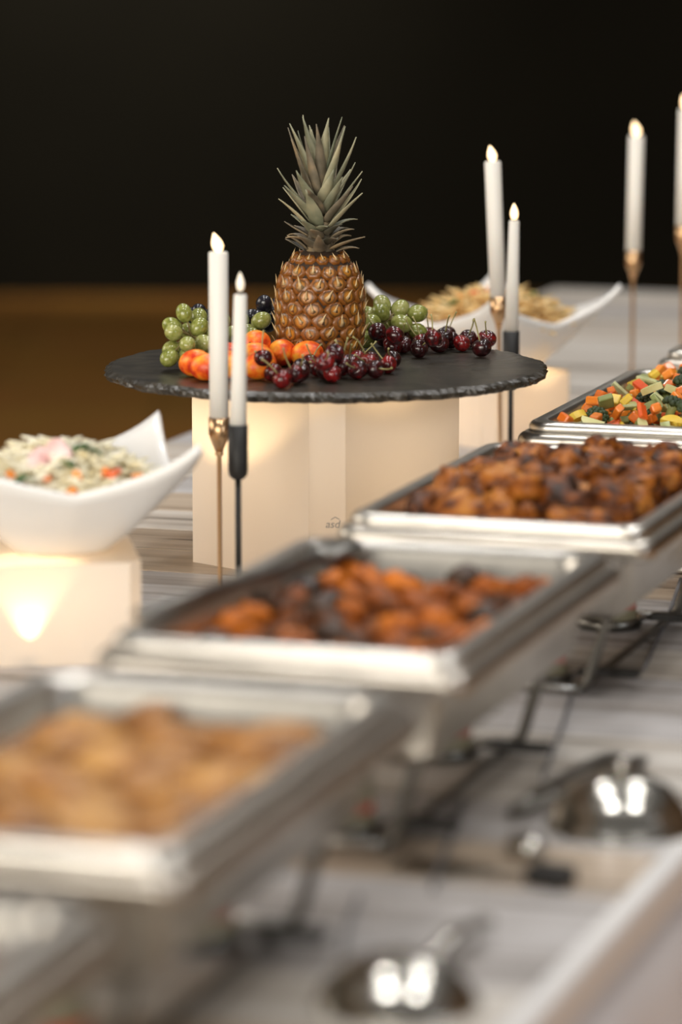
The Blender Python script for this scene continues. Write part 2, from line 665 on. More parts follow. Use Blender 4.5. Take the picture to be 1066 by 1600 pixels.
PX, PY = -0.0185, 4.52                       # middle of the slate board
PZ = 0.235                                   # its top above the table
display_stand((PX, PY + 0.01, TZ), R(46), 0.127, 0.030, PZ - 0.012, 'tall frosted light stand with cut corners carrying the black slate board',
              (-0.030, 0.035), 3.4, R(92), 0.40, printed=(5, 0.64, 0.064))
LBX, LBY = -0.297, 3.98
display_stand((LBX - 0.007, LBY, TZ), R(8), 0.087, 0.012, 0.106, 'bright frosted light stand carrying the bowl of pale salad',
              (-0.030, -0.076), 0.9, R(74), 0.14, puck=0.4)
FBX, FBY = 0.224, 5.53
display_stand((FBX, FBY, TZ), R(38), 0.083, 0.016, 0.100, 'frosted light stand carrying the noodle bowl behind the slate board',
              (0.02, -0.02), 0.8, R(95), 0.14)

# ------------------------------------------------------------------ slate board
def slate_board():
    n = 420
    rad = 0.262
    v, f = [], []
    top, bot, loops = [], [], []
    def outline(k, dr, jit, fr):
        out = []
        for i in range(n):
            a = 2 * PI * i / n
            c, s = math.cos(a), math.sin(a)
            r = rad + 0.004 * noise.noise(Vector((c * 2.2, s * 2.2, 3.1))) + 0.0035 * noise.noise(Vector((c * 9, s * 9, 1.7)))
            r += dr + jit * noise.noise(Vector((c * fr, s * fr, k * 2.7)))
            out.append((r * c, r * s))
        return out
    h = 0.0125
    spec = [(-0.020, h, 0.0015, 20), (-0.007, h - 0.0003, 0.003, 26), (-0.002, h - 0.0025, 0.0045, 40), (0.001, h * 0.62, 0.0055, 50), (0.0, h * 0.33, 0.0055, 45), (-0.004, 0.0008, 0.004, 36), (-0.012, 0, 0.001, 20)]
    for k, (dr, z, jit, fr) in enumerate(spec):
        o = outline(k, dr, jit, fr)
        loops.append([(x, y, z + (0.0007 * noise.noise(Vector((x * 60, y * 60, k))) if 0 < k < 6 else 0)) for x, y in o])
    return loft('slate_board', loops, M['slate'])


sl = obj('slate_board', slate_board(), loc=(PX, PY, TZ + PZ - 0.0125))
sl.data.polygons.foreach_set('use_smooth', [False] * len(sl.data.polygons))
tag(sl, 'round black slate board with chipped edge holding the fruit display', 'board')

# ------------------------------------------------------------------ pineapple
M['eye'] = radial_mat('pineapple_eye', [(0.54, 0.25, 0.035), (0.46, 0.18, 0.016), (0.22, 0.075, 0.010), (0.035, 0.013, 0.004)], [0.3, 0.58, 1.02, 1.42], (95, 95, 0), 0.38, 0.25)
M['bract'] = mottled('pineapple_bract', [(0.42, 0.26, 0.10), (0.70, 0.52, 0.28)], 80, 0.5)
M['rind'] = plain('pineapple_rind', (0.03, 0.014, 0.005), 0.7)
M['leaf'] = mottled('pineapple_leaf', [(0.11, 0.12, 0.075), (0.24, 0.24, 0.155), (0.40, 0.36, 0.22)], 30, 0.5, rnd=0.25)
M['leaf_dry'] = mottled('pineapple_leaf_dry', [(0.06, 0.055, 0.035), (0.16, 0.13, 0.085), (0.33, 0.24, 0.13)], 40, 0.6, rnd=0.3)


def pineapple(loc):
    pa = empty('pineapple', loc)
    tag(pa, 'whole ripe pineapple with spiky leaf crown standing on the slate board', 'pineapple')
    Hh = 0.132
    prof = lambda t: 0.0505 * (max(0.0, 1 - abs(2 * (t - 0.44)) ** 3.3 * (0.36 if t < 0.44 else 0.42))) ** 1.0
    pts = [(0, 0)] + [(prof(t / 24) * 0.985, Hh * t / 24) for t in range(25)] + [(0, Hh)]
    obj('body', lathe('body', pts, M['rind'], 40), pa)
    # one eye: a hexagonal boss, and its bract
    v, f = [], []
    rings = [(1.0, 0.0), (0.93, 0.26), (0.72, 0.44), (0.38, 0.50), (0.0, 0.47)]
    for k, (r, h) in enumerate(rings[:-1]):
        for i in range(12):
            a = 2 * PI * i / 12 + PI / 6
            hx = 1 / max(abs(math.cos(((a) % (PI / 3)) - PI / 6)), 0.866) * 0.93
            v.append((0.0118 * r * hx * math.cos(a), 0.0102 * r * hx * math.sin(a), 0.0080 * h - (0.003 if k == 0 else 0)))
    v.append((0, 0, 0.008 * 0.47))
    for k in range(3):
        for i in range(12):
            j = (i + 1) % 12
            f.append([k * 12 + i, k * 12 + j, k * 12 + 12 + j, k * 12 + 12 + i])
    for i in range(12):
        f.append([36 + i, 36 + (i + 1) % 12, 48])
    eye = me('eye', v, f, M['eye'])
    bv = [(-0.0044, -0.0030, 0.0040), (0.0044, -0.0030, 0.0040), (0, -0.0042, 0.0048), (-0.0022, 0.001, 0.0046), (0.0022, 0.001, 0.0046), (0, 0.001, 0.0056),
          (-0.0012, 0.0055, 0.0050), (0.0012, 0.0055, 0.0050), (0, 0.0055, 0.0060), (0.0004, 0.0105, 0.0066)]
    bf = [[0, 2, 5, 3], [2, 1, 4, 5], [3, 5, 8, 6], [5, 4, 7, 8], [6, 8, 9], [8, 7, 9], [1, 0, 3, 4], [4, 3, 6, 7], [7, 6, 9], [0, 1, 2]]
    bract = fix_normals(me('bract', bv, bf, M['bract']))
    rows, per = 9, 13
    for j in range(rows):
        t = (j + 0.5) / rows
        t = 0.02 + 0.97 * t
        r = prof(t)
        dr = (prof(min(t + 0.02, 1)) - prof(max(t - 0.02, 0))) / (0.04 * Hh)
        for i in range(per):
            a = 2 * PI * (i + 0.5 * (j % 2) + 0.12 * j) / per + random.uniform(-.03, .03)
            nrm = Vector((math.cos(a), math.sin(a), -dr)).normalized()
            right = Vector((-math.sin(a), math.cos(a), 0))
            up = nrm.cross(right).normalized()
            sc = (r / 0.0505) ** 0.8 * random.uniform(1.03, 1.13)
            z = Hh * t + random.uniform(-.0012, .0012)
            Mx = Matrix(((right.x * sc, up.x * sc, nrm.x, r * math.cos(a)), (right.y * sc, up.y * sc, nrm.y, r * math.sin(a)), (right.z * sc, up.z * sc, nrm.z, z), (0, 0, 0, 1)))
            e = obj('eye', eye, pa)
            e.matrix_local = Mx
            b = obj('bract', bract, e)
            b.rotation_euler = (random.uniform(-.05, .25), 0, random.uniform(-.5, .5))
            s = random.uniform(0.75, 1.15)
            b.scale = (s, s, 1)
    # crown
    cr0 = Hh - 0.004
    nl = 66
    for i in range(nl):
        t = i / (nl - 1)
        a = i * R(137.5) + random.uniform(-.25, .25)
        if t < 0.36:                         # short ragged leaves round the neck
            q = t / 0.36
            z0, L, tilt, curl, wid = cr0 + 0.026 * q, random.uniform(0.026, 0.040), random.uniform(46, 66), random.uniform(-20, 75), 0.0095
        elif t < 0.70:                       # spreading middle leaves
            q = (t - 0.36) / 0.34
            z0, L, tilt, curl, wid = cr0 + 0.024 + 0.030 * q, random.uniform(0.048, 0.064), 46 - 12 * q + random.uniform(-6, 6), random.uniform(-24, 14), 0.0105
        else:                                # long upright leaves at the top
            q = (t - 0.70) / 0.30
            z0, L, tilt, curl, wid = cr0 + 0.052 + 0.026 * q, random.uniform(0.066, 0.084), 27 - 15 * q + random.uniform(-5, 5), random.uniform(-20, 6), 0.0085
        tilt, curl, L, z0 = R(tilt), R(curl), L * 1.12, cr0 + (z0 - cr0) * 1.08
        wid *= random.uniform(0.85, 1.1)
        r0 = 0.016 * (1 - 0.75 * t)
        v, f = [], []
        ns = 8
        p = Vector((r0, 0, 0))
        ang = tilt
        side_k = random.uniform(-0.14, 0.14)
        for s in range(ns + 1):
            q = s / ns
            wq = wid * (0.72 + 0.55 * q) if q < 0.3 else wid * 0.885 * (1 - ((q - 0.3) / 0.7) ** 1.35)
            wq = max(wq, 0.0004)
            tang = Vector((math.sin(ang), 0, math.cos(ang)))
            nn = Vector((math.cos(ang), 0, -math.sin(ang)))
            sd = Vector((0, side_k * L * q * q, 0))
            for c, y in ((-1, 0.32), (-0.5, 0.1), (0, 0), (0.5, 0.1), (1, 0.32)):
                v.append(p + sd + Vector((0, c * wq, 0)) - nn * (y * wq))
            for c, y in ((1, 0.32), (0, 0), (-1, 0.32)):
                v.append(p + sd + Vector((0, c * wq, 0)) - nn * (y * wq) + nn * 0.0009)
            p = p + tang * (L / ns)
            ang += curl / ns * (0.4 + 1.2 * q)
        for s in range(ns):
            for c in range(8):
                d = (c + 1) % 8
                f.append([s * 8 + c, s * 8 + d, s * 8 + 8 + d, s * 8 + 8 + c])
        f.append(list(range(8)))
        f.append([ns * 8 + c for c in range(8)])
        m = fix_normals(me('crown_leaf', v, f, M['leaf'] if (t > 0.3 and random.random() < 0.8) else M['leaf_dry']))
        obj('crown_leaf', m, pa, (0, 0, z0), (0, 0, a))
    obj('crown_stem', lathe('crown_stem', [(0, 0), (0.017, 0), (0.014, 0.03), (0.006, 0.08), (0, 0.10)], M['leaf_dry'], 16), pa, (0, 0, Hh - 0.006))
    return pa


PAX, PAY = -0.025, 4.555
pineapple((PAX, PAY, TZ + PZ))

# ------------------------------------------------------------------ fruit on the slate board
M['cherry'] = mottled('cherry_skin', [(0.014, 0.003, 0.003), (0.045, 0.004, 0.005), (0.19, 0.006, 0.006)], 1.6, 0.22, coat=0.2, rnd=0.42)
M['stem'] = mottled('cherry_stem', [(0.22, 0.19, 0.06), (0.40, 0.36, 0.15)], 1.0, 0.5)
M['stem_tip'] = plain('stem_tip', (0.25, 0.10, 0.04), 0.6)
M['apricot'] = mottled('apricot_skin', [(0.52, 0.028, 0.004), (0.84, 0.13, 0.008), (0.93, 0.40, 0.035)], 1.1, 0.4, rnd=0.12, pos=[0.36, 0.48, 0.64])
M['dimple'] = plain('fruit_dimple', (0.05, 0.02, 0.008), 0.7)
M['grape'] = mottled('green_grape', [(0.15, 0.17, 0.030), (0.24, 0.26, 0.060), (0.36, 0.36, 0.13)], 2.0, 0.22, coat=0.3, rnd=0.2)
M['grape_black'] = mottled('black_grape', [(0.006, 0.006, 0.009), (0.016, 0.014, 0.022)], 2, 0.25, coat=0.3)
M['grape_stem'] = plain('grape_stem', (0.20, 0.15, 0.05), 0.6)

balls = []      # [kind, position, radius]
CH = [(421, 581, 0), (441, 592, 0), (466, 584, 0), (497, 574, 0), (519, 583, 0), (553, 577, 0), (575, 569, 0), (598, 569, 0), (529, 573, 0),
      (471, 549, 1), (462, 562, 1), (508, 541, 2), (510, 556, 1), (536, 552, 1), (526, 530, 2), (554, 546, 1), (577, 541, 1), (584, 553, 1),
      (613, 538, 1), (616, 541, 0), (628, 531, 0), (655, 545, 0), (663, 536, 0), (685, 536, 0), (707, 531, 0), (734, 530, 0), (756, 530, 0),
      (590, 495, 2), (613, 513, 1), (617, 500, 2), (633, 516, 1), (655, 515, 1), (677, 505, 2), (691, 513, 1), (722, 513, 1), (753, 521, 1),
      (485, 566, 0), (540, 566, 0), (560, 560, 0), (640, 526, 0), (600, 528, 0), (670, 522, 0), (700, 520, 0), (412, 535, 2)]
CR = 0.0113
for px, py, lv in CH:
    h = PZ + CR + (0, 0.0175, 0.035)[lv]
    p = at_h(px, py, h)
    balls.append(['cherry', p, CR * random.uniform(0.93, 1.06)])
AP = [(305, 567, 0), (326, 573, 0), (411, 572, 0), (398, 556, 0), (418, 522, 1), (445, 549, 0), (392, 543, 0), (360, 556, 0), (482, 552, 0), (352, 570, 0)]
for px, py, lv in AP:
    p = at_h(px, py, PZ + 0.0165 + lv * 0.022)
    balls.append(['apricot', p, 0.0165])
# let the round fruit settle: push overlapping ones apart, keep them on the board and off the pineapple
for it in range(60):
    for i in range(len(balls)):
        for j in range(i + 1, len(balls)):
            d = balls[j][1] - balls[i][1]
            need = (balls[i][2] + balls[j][2]) * 0.99
            L = d.length
            if L < need:
                d = d / max(L, 1e-6) * (need - L) * 0.5
                d.z *= 0.5
                balls[i][1] = balls[i][1] - d
                balls[j][1] = balls[j][1] + d
    for b in balls:
        b[1].z = max(b[1].z - 0.0003, TZ + PZ + b[2])
        d = Vector((b[1].x - PAX, b[1].y - PAY))
        need = 0.052 + b[2]
        if d.length < need:
            d = d.normalized() * need
            b[1].x, b[1].y = PAX + d.x, PAY + d.y

cherry_meshes = []
for k in range(3):
    bm = bmesh.new()
    bmesh.ops.create_uvsphere(bm, u_segments=20, v_segments=14, radius=1)
    for v_ in bm.verts:
        c = v_.co
        rr = math.hypot(c.x, c.y)
        z = c.z - (0.30 * math.exp(-(rr / 0.34) ** 2) if c.z > 0 else 0)
        v_.co = Vector((c.x * (1.0 + 0.03 * k), c.y * 0.97, z * 0.95))
    m = bpy.data.meshes.new('cherry')
    bm.to_mesh(m)
    bm.free()
    m.polygons.foreach_set('use_smooth', [True] * len(m.polygons))
    m.materials.append(M['cherry'])
    cherry_meshes.append(m)
stem_meshes = []
for k in range(6):
    a = random.uniform(-1, 1)
    L = random.uniform(2.2, 3.4)
    pts = [(0.10 * a * q * q * L + 0.25 * q * q, 0.35 * math.sin(q * 2.2) * a, 0.62 + L * q - 0.25 * q * q * L) for q in [i / 8 for i in range(9)]]
    mbv, mbf = tube_g(pts, [0.075] * 8 + [0.13], 6)
    stem_meshes.append(fix_normals(me('stem', mbv, mbf, M['stem'])))
apr_meshes = []
for k in range(3):
    bm = bmesh.new()
    bmesh.ops.create_uvsphere(bm, u_segments=28, v_segments=18, radius=1)
    for v_ in bm.verts:
        c = v_.co
        a = math.atan2(c.y, c.x)
        groove = 0.07 * math.exp(-(a / 0.22) ** 2) * (1 - abs(c.z))
        rr = math.hypot(c.x, c.y)
        z = c.z * (1.22 + 0.05 * k) - (0.16 * math.exp(-(rr / 0.25) ** 2) if c.z > 0 else 0)
        v_.co = Vector((c.x * (1 - groove), c.y * 0.96, z))
    m = bpy.data.meshes.new('apricot')
    bm.to_mesh(m)
    bm.free()
    m.polygons.foreach_set('use_smooth', [True] * len(m.polygons))
    m.materials.append(M['apricot'])
    apr_meshes.append(m)
dimple = lathe('stem_scar', [(0, 0.98), (0.10, 0.99), (0.12, 1.06), (0.06, 1.10), (0, 1.09)], M['dimple'], 10)
ci = 0
for kind, p, r in balls:
    if kind == 'cherry':
        o = obj('cherry', cherry_meshes[ci % 3], None, p)
        o.scale = (r, r, r)
        o.rotation_euler = (random.uniform(-1.1, 0.75), random.uniform(-0.9, 0.9), random.uniform(0, 6.28))
        if ci < 27 and ci % 3 != 1:
            o.rotation_euler = Euler((random.uniform(0.5, 1.5), random.uniform(-.5, .5), random.uniform(-1.2, 1.2)))
        grp = ci
        if ci == 43:
            tag(o, 'single dark cherry resting on top of the apricots', 'cherry', 'cherries on the slate board')
        else:
            tag(o, 'glossy dark red cherry with thin stem in the heap on the slate board', 'cherry', 'cherries on the slate board')
        if ci % 5 != 4:
            obj('stem', stem_meshes[ci % 6], o)
        ci += 1
    else:
        o = obj('apricot', apr_meshes[ci % 3], None, p)
        o.scale = (r, r, r)
        o.rotation_euler = (R(90) + random.uniform(-.3, .3), 0, random.uniform(-2.2, 2.2))
        tag(o, 'small orange red apricot among the fruit on the slate board', 'apricot', 'apricots on the slate board')
        obj('stem_scar', dimple, o)
        ci += 1

grape_m = {}
for nm, mt in (('green', M['grape']), ('black', M['grape_black'])):
    bm = bmesh.new()
    bmesh.ops.create_uvsphere(bm, u_segments=18, v_segments=12, radius=1)
    for v_ in bm.verts:
        v_.co.z *= 1.22
    m = bpy.data.meshes.new('grape')
    bm.to_mesh(m)
    bm.free()
    m.polygons.foreach_set('use_smooth', [True] * len(m.polygons))
    m.materials.append(mt)
    grape_m[nm] = m


def bunch(pts, kind, r, label, group=None):
    P = [at_y(px, py, Y) for px, py, Y in pts]
    for p in P: p.z = max(p.z, TZ + PZ + r)
    for it in range(40):
        for i in range(len(P)):
            for j in range(i + 1, len(P)):
                d = P[j] - P[i]
                if d.length < 2.05 * r:
                    d = d.normalized() * (2.05 * r - d.length) * 0.4
                    P[i] = P[i] - d
                    P[j] = P[j] + d
            for k_, bp, br in balls:
                d = P[i] - bp
                if d.length < r + br:
                    P[i] = P[i] + d.normalized() * (r + br - d.length)
            d = Vector((P[i].x - PAX, P[i].y - PAY))
            if d.length < 0.054 + r:
                d = d.normalized() * (0.054 + r)
                P[i].x, P[i].y = PAX + d.x, PAY + d.y
            P[i].z = max(P[i].z, TZ + PZ + r)
    c = sum(P, Vector()) / len(P)
    base = Vector((c.x, c.y, TZ + PZ))
    g = empty('grape_bunch', base)
    tag(g, label, 'grapes', group)
    mb = MB()
    for p in P:
        o = obj('grape', grape_m[kind], g, p - base)
        s = r * random.uniform(0.92, 1.06)
        o.scale = (s, s, s)
        d = (p - c)
        o.rotation_euler = d.to_track_quat('Z', 'Y').to_euler() if d.length > 1e-4 else (0, 0, 0)
        mid = (p - base).lerp(c - base, 0.5) + Vector((0, 0, 0.003))
        mb.add(*tube_g([c - base, mid, p - base], 0.0011, 5))
    obj('stalk', mb.build('stalk', M['grape_stem']), g)
    return g


GR = 0.0102
bunch([(287, 490, 4.50), (270, 509, 4.50), (271, 523, 4.47), (293, 538, 4.45), (270, 547, 4.47), (266, 556, 4.46), (311, 511, 4.50), (309, 497, 4.53),
       (319, 536, 4.48), (287, 556, 4.47), (335, 520, 4.51), (345, 502, 4.53), (295, 515, 4.53), (330, 545, 4.50), (300, 548, 4.51)], 'green', GR,
      'bunch of oval green grapes lying beside the apricots')
bunch([(401, 507, 4.60), (388, 516, 4.60), (377, 500, 4.62), (393, 524, 4.58), (372, 520, 4.60)], 'green', GR,
      'few green grapes tucked between the apricots and the black grapes')
bunch([(412, 478, 4.64), (405, 494, 4.63), (424, 492, 4.66), (395, 497, 4.65), (418, 505, 4.67), (432, 478, 4.68), (400, 512, 4.66)], 'black', GR,
      'bunch of black grapes leaning against the pineapple')
bunch([(314, 488, 4.57), (324, 494, 4.58), (302, 496, 4.59), (318, 505, 4.59), (334, 506, 4.60)], 'black', GR * 0.95,
      'small bunch of black grapes behind the oval green grapes')
bunch([(592, 489, 4.66), (608, 482, 4.68), (626, 488, 4.68), (640, 497, 4.68), (580, 505, 4.64), (584, 522, 4.62), (576, 492, 4.67), (630, 505, 4.67), (648, 508, 4.68), (600, 503, 4.68)],
      'green', GR * 1.08, 'bunch of green grapes behind the cherries right against the pineapple')

# ------------------------------------------------------------------ candles and their holders
def flame_mesh(name, mat, bent):
    prof = [(0, 0), (0.0030, 0.0004), (0.0055, 0.0035), (0.0066, 0.0075), (0.0060, 0.0115), (0.0043, 0.0155), (0.0022, 0.0190), (0.0008, 0.0212), (0, 0.0218)]
    m = lathe(name, prof, mat, 20)
    for v_ in m.vertices:
        v_.co.x -= bent * (v_.co.z / 0.0218) ** 2 * 0.005
    return m


def candle(base, top, bottom_d, top_d, h, flame, fl_w, lab, lean=(0, 0), bent=1.0, fl_gap=0.0):
    c = empty('candle', base)
    c.rotation_euler = (lean[1], lean[0], 0)
    tag(c, lab, 'candle', 'white LED taper candles')
    rb, rt = bottom_d / 2, top_d / 2
    obj('wax_body', lathe('wax_body', [(0, 0), (rb, 0), (rb * .5 + rt * .5, h * 0.5), (rt, h - 0.0015), (rt - 0.0012, h), (rt * 0.5, h - 0.0006), (0, h - 0.0008)], M['wax'], 28), c)
    if fl_gap:
        obj('wick', lathe('wick', [(0, h - 0.001), (0.0028, h - 0.001), (0.0028, h + fl_gap + 0.001), (0, h + fl_gap + 0.001)], M['steel_dark'], 10), c)
    o = obj('flame', flame_mesh('flame', flame, bent), c, (0, 0, h - 0.0005 + fl_gap))
    o.scale = (fl_w, fl_w, 1)
    return c


def brass_holder(loc, height, lab, lean=(0, 0)):
    h = empty('candle_holder', loc)
    h.rotation_euler = (lean[1], lean[0], 0)
    tag(h, lab, 'candle holder', 'slim brass candle holders')
    obj('base', lathe('base', [(0, 0), (0.040, 0), (0.041, 0.002), (0.039, 0.004), (0.008, 0.007), (0.0035, 0.010), (0, 0.010)], M['gold'], 36), h)
    obj('stem', lathe('stem', [(0.0032, 0.006), (0.0026, 0.02), (0.0026, height - 0.045), (0.0034, height - 0.038)], M['gold'], 14), h)
    obj('collar', lathe('collar', [(0, height - 0.043), (0.0042, height - 0.043), (0.0050, height - 0.041), (0.0042, height - 0.039), (0, height - 0.039)], M['gold'], 16), h)
    obj('cup', lathe('cup', [(0.0034, height - 0.041), (0.0108, height - 0.022), (0.0115, height - 0.019), (0.0118, height), (0.0110, height), (0.0108, height - 0.014), (0, height - 0.014)], M['gold'], 28), h)
    return h


def black_holder(loc, height, lab):
    h = empty('candle_holder', loc)
    tag(h, lab, 'candle holder', 'slim black candle holders')
    obj('base', lathe('base', [(0, 0), (0.040, 0), (0.041, 0.002), (0.039, 0.005), (0.004, 0.006), (0, 0.006)], M['black_metal'], 36), h)
    obj('stem', lathe('stem', [(0.0034, 0.004), (0.0034, height - 0.058)], M['black_metal'], 14), h)
    obj('cup', lathe('cup', [(0, height - 0.061), (0.006, height - 0.060), (0.0100, height - 0.056), (0.0110, height - 0.050), (0.0110, height), (0.0100, height), (0.0098, height - 0.016), (0, height - 0.016)], M['black_metal'], 28), h)
    return h


def xy_for(px, Y, z):                        # where a pole at distance Y stands so that its top shows at px
    depth = Y * math.cos(PITCH) + (CAMH - z) * math.sin(PITCH)
    return (px - 533) / 6000 * depth


gx = xy_for(341, 4.235, 0.215)
brass_holder((gx + 0.001, 4.235, TZ), 0.2116, 'brass candle holder with thin stem in front of the slate board')
candle((gx + 0.001, 4.235, TZ + 0.2116 - 0.0135), 0, 0.0212, 0.0216, 0.198, M['flame'], 1.0, 'straight white candle with bright flame in front of the slate board')
bx_ = xy_for(371, 4.14, 0.21)
black_holder((bx_ + 0.0006, 4.14, TZ), 0.2168, 'black candle holder in front of the slate board')
candle((bx_ + 0.0006, 4.14, TZ + 0.2168 - 0.0155), 0, 0.0190, 0.0140, 0.158, M['flame_dim'], 0.72, 'white tapered candle with faint flame in front of the slate board', lean=(R(1.2), 0), bent=0.2, fl_gap=0.003)
gx = xy_for(785, 5.13, 0.25)
brass_holder((gx, 5.13, TZ), 0.2505, 'brass candle holder just in front of the noodle bowl', lean=(R(-1.2), 0))
candle((gx - 0.0052, 5.13, TZ + 0.2505 - 0.0135), 0, 0.0212, 0.0220, 0.195, M['flame'], 0.95, 'tall white candle leaning over the noodle bowl', lean=(R(-2.6), 0), bent=0.6)
bx_ = xy_for(799, 5.02, 0.21)
black_holder((bx_, 5.02, TZ), 0.217, 'black candle holder standing behind the slate board')
candle((bx_, 5.02, TZ + 0.217 - 0.0155), 0, 0.0190, 0.0135, 0.161, M['flame'], 0.78, 'thin tapered white candle standing behind the slate board', lean=(R(1.0), 0), bent=0.2, fl_gap=0.001)
gx = xy_for(990, 5.8, 0.25)
brass_holder((gx, 5.8, TZ), 0.249, 'brass candle holder standing alone behind the vegetable pan')
candle((gx, 5.8, TZ + 0.249 - 0.0135), 0, 0.0225, 0.0230, 0.187, M['flame'], 1.05, 'white candle standing alone behind the vegetable pan', lean=(R(0.8), 0), bent=0.8)
gx = xy_for(1068, 5.75, 0.29)
brass_holder((gx, 5.75, TZ), 0.292, 'tallest brass candle holder behind the yellow dish')
candle((gx, 5.75, TZ + 0.292 - 0.0135), 0, 0.0225, 0.0230, 0.187, M['flame'], 1.05, 'white candle on the tallest brass holder', lean=(R(0.6), 0))

# ------------------------------------------------------------------ square porcelain bowls
def bowl_mesh():
    n = 28
    half = 0.128
    def P(u_, v_, off):
        m = (abs(u_) ** 6 + abs(v_) ** 6) ** (1 / 6)
        c = abs(u_ * v_)
        z = 0.072 * max(0, (m - 0.36) / 0.64) ** 1.1 + 0.034 * c ** 1.2
        k = 0.95 + 0.05 * c
        x, y = u_ * half * k, v_ * half * k
        return (x * (1 + off * 0.03), y * (1 + off * 0.03), z - 0.006 * off)
    v, f = [], []
    for lay in (0, 1):
        for i in range(n + 1):
            for j in range(n + 1):
                v.append(P(-1 + 2 * i / n, -1 + 2 * j / n, lay))
    k = (n + 1) ** 2
    for lay in (0, 1):
        for i in range(n):
            for j in range(n):
                a = lay * k + i * (n + 1) + j
                f.append([a, a + 1, a + n + 2, a + n + 1])
    for i in range(n):
        for a, b in ((i, i + 1), (n * (n + 1) + i, n * (n + 1) + i + 1), (i * (n + 1), (i + 1) * (n + 1)), (i * (n + 1) + n, (i + 1) * (n + 1) + n)):
            f.append([a, b, k + b, k + a])
    return fix_normals(me('square_bowl', v, f, M['porcelain']))


bowl = bowl_mesh()
bl = obj('square_bowl', bowl, None, (LBX, LBY, TZ + 0.1125), (0, 0, R(12)))
tag(bl, 'white square porcelain bowl with raised corners holding the pale salad', 'bowl', 'square porcelain bowls')
bf_ = obj('square_bowl', bowl, None, (FBX - 0.003, FBY, TZ + 0.1065), (0, 0, R(45 - 2)))
tag(bf_, 'white square porcelain bowl with raised corners holding the noodles', 'bowl', 'square porcelain bowls')

M['salad'] = mottled('pale_salad', [(0.74, 0.62, 0.34), (0.86, 0.80, 0.60), (0.90, 0.86, 0.74)], 60, 0.45)
M['noodle'] = mottled('fried_noodles', [(0.55, 0.28, 0.08), (0.78, 0.54, 0.22), (0.86, 0.70, 0.42)], 45, 0.4)
M['herb'] = mottled('green_herb', [(0.03, 0.08, 0.012), (0.08, 0.17, 0.03)], 60, 0.5)
M['radish'] = mottled('radish', [(0.75, 0.35, 0.33), (0.82, 0.70, 0.64)], 40, 0.4)
M['pepper_red'] = mottled('red_pepper', [(0.55, 0.05, 0.012), (0.75, 0.14, 0.02)], 40, 0.3, coat=0.3)
M['pepper_orange'] = mottled('orange_pepper', [(0.75, 0.18, 0.02), (0.85, 0.33, 0.03)], 40, 0.3, coat=0.3)


def mound_h(x, y, R0, hgt):
    r = math.hypot(x, y) / R0
    return hgt * max(0, 1 - r ** 2.2) + 0.006 * noise.noise(Vector((x * 40, y * 40, hgt * 50)))


def heap_of_strands(name, loc, R0, z0, hgt, mat, n, L, rad, curl, label, cat):
    mb = MB()
    v, f = [], []
    g = 30
    for i in range(g):
        for j in range(12):
            a, r = 2 * PI * i / g, R0 * (j + 0.001) / 11
            x, y = r * math.cos(a), r * math.sin(a)
            v.append((x, y, z0 + mound_h(x, y, R0, hgt) - 0.006 - (0.004 if j == 11 else 0)))
    for i in range(g):
        for j in range(11):
            k = (i + 1) % g
            f.append([i * 12 + j, k * 12 + j, k * 12 + j + 1, i * 12 + j + 1])
    mb.add(v, f)
    for i in range(n):
        a, r = random.uniform(0, 2 * PI), R0 * 0.97 * math.sqrt(random.random())
        x, y = r * math.cos(a), r * math.sin(a)
        z = z0 + mound_h(x, y, R0, hgt) + random.uniform(-.004, .004)
        d = random.uniform(0, 2 * PI)
        pts = []
        p = Vector((x, y, z))
        el = random.uniform(-.35, .35)
        for s in range(5):
            pts.append(p.copy())
            zz = z0 + mound_h(p.x, p.y, R0, hgt) + 0.002
            p = p + Vector((math.cos(d), math.sin(d), math.sin(el))) * (L / 4)
            p.z = max(p.z, zz - 0.006)
            d += random.uniform(-curl, curl)
        mb.add(*tube_g(pts, [rad * 0.8, rad, rad, rad, rad * 0.7], 5, 0.6))
    o = obj(name, mb.build(name, mat), None, loc)
    tag(o, label, cat, kind='stuff')
    return o


heap_of_strands('shredded_salad', (LBX, LBY, TZ + 0.1125), 0.108, 0.062, 0.042, M['salad'], 900, 0.020, 0.0028, 0.5, 'heap of pale creamy shredded salad in the square bowl', 'salad')
heap_of_strands('fried_noodles', (FBX - 0.003, FBY, TZ + 0.1065), 0.105, 0.060, 0.044, M['noodle'], 700, 0.036, 0.0026, 0.8, 'heap of golden fried noodles in the square bowl', 'noodles')


def leafy(name, mat, L, W):
    v, f = [], []
    n = 5
    for i in range(n + 1):
        q = i / n
        ww = W * math.sin(PI * (0.08 + 0.90 * q)) * (1 + 0.25 * math.sin(q * 19))
        z = 0.25 * L * math.sin(q * 2.6)
        v += [(-L / 2 + L * q, -ww, z + 0.15 * ww), (-L / 2 + L * q, 0, z - 0.1 * ww), (-L / 2 + L * q, ww, z + 0.15 * ww), (-L / 2 + L * q, 0, z - 0.1 * ww - 0.0012)]
    for i in range(n):
        for c in range(4):
            d = (c + 1) % 4
            f.append([i * 4 + c, i * 4 + d, i * 4 + 4 + d, i * 4 + 4 + c])
    f.append([0, 1, 2, 3])
    f.append([n * 4 + c for c in range(4)])
    return fix_normals(me(name, v, f, mat))


def on_mound(bx, by, bz, px, py, hgt, R0, z0):
    """point of the heap's surface seen at px, py"""
    best = None
    r = ray(px, py)
    o = Vector((0, 0, TZ + CAMH))
    for i in range(400):
        p = o + r * ((by - 0.16 + 0.32 * i / 400) / r.y)
        x, y = p.x - bx, p.y - by
        if math.hypot(x, y) < R0 * 0.97 and p.z < bz + z0 + mound_h(x, y, R0, hgt) + 0.003:
            return p
    return None


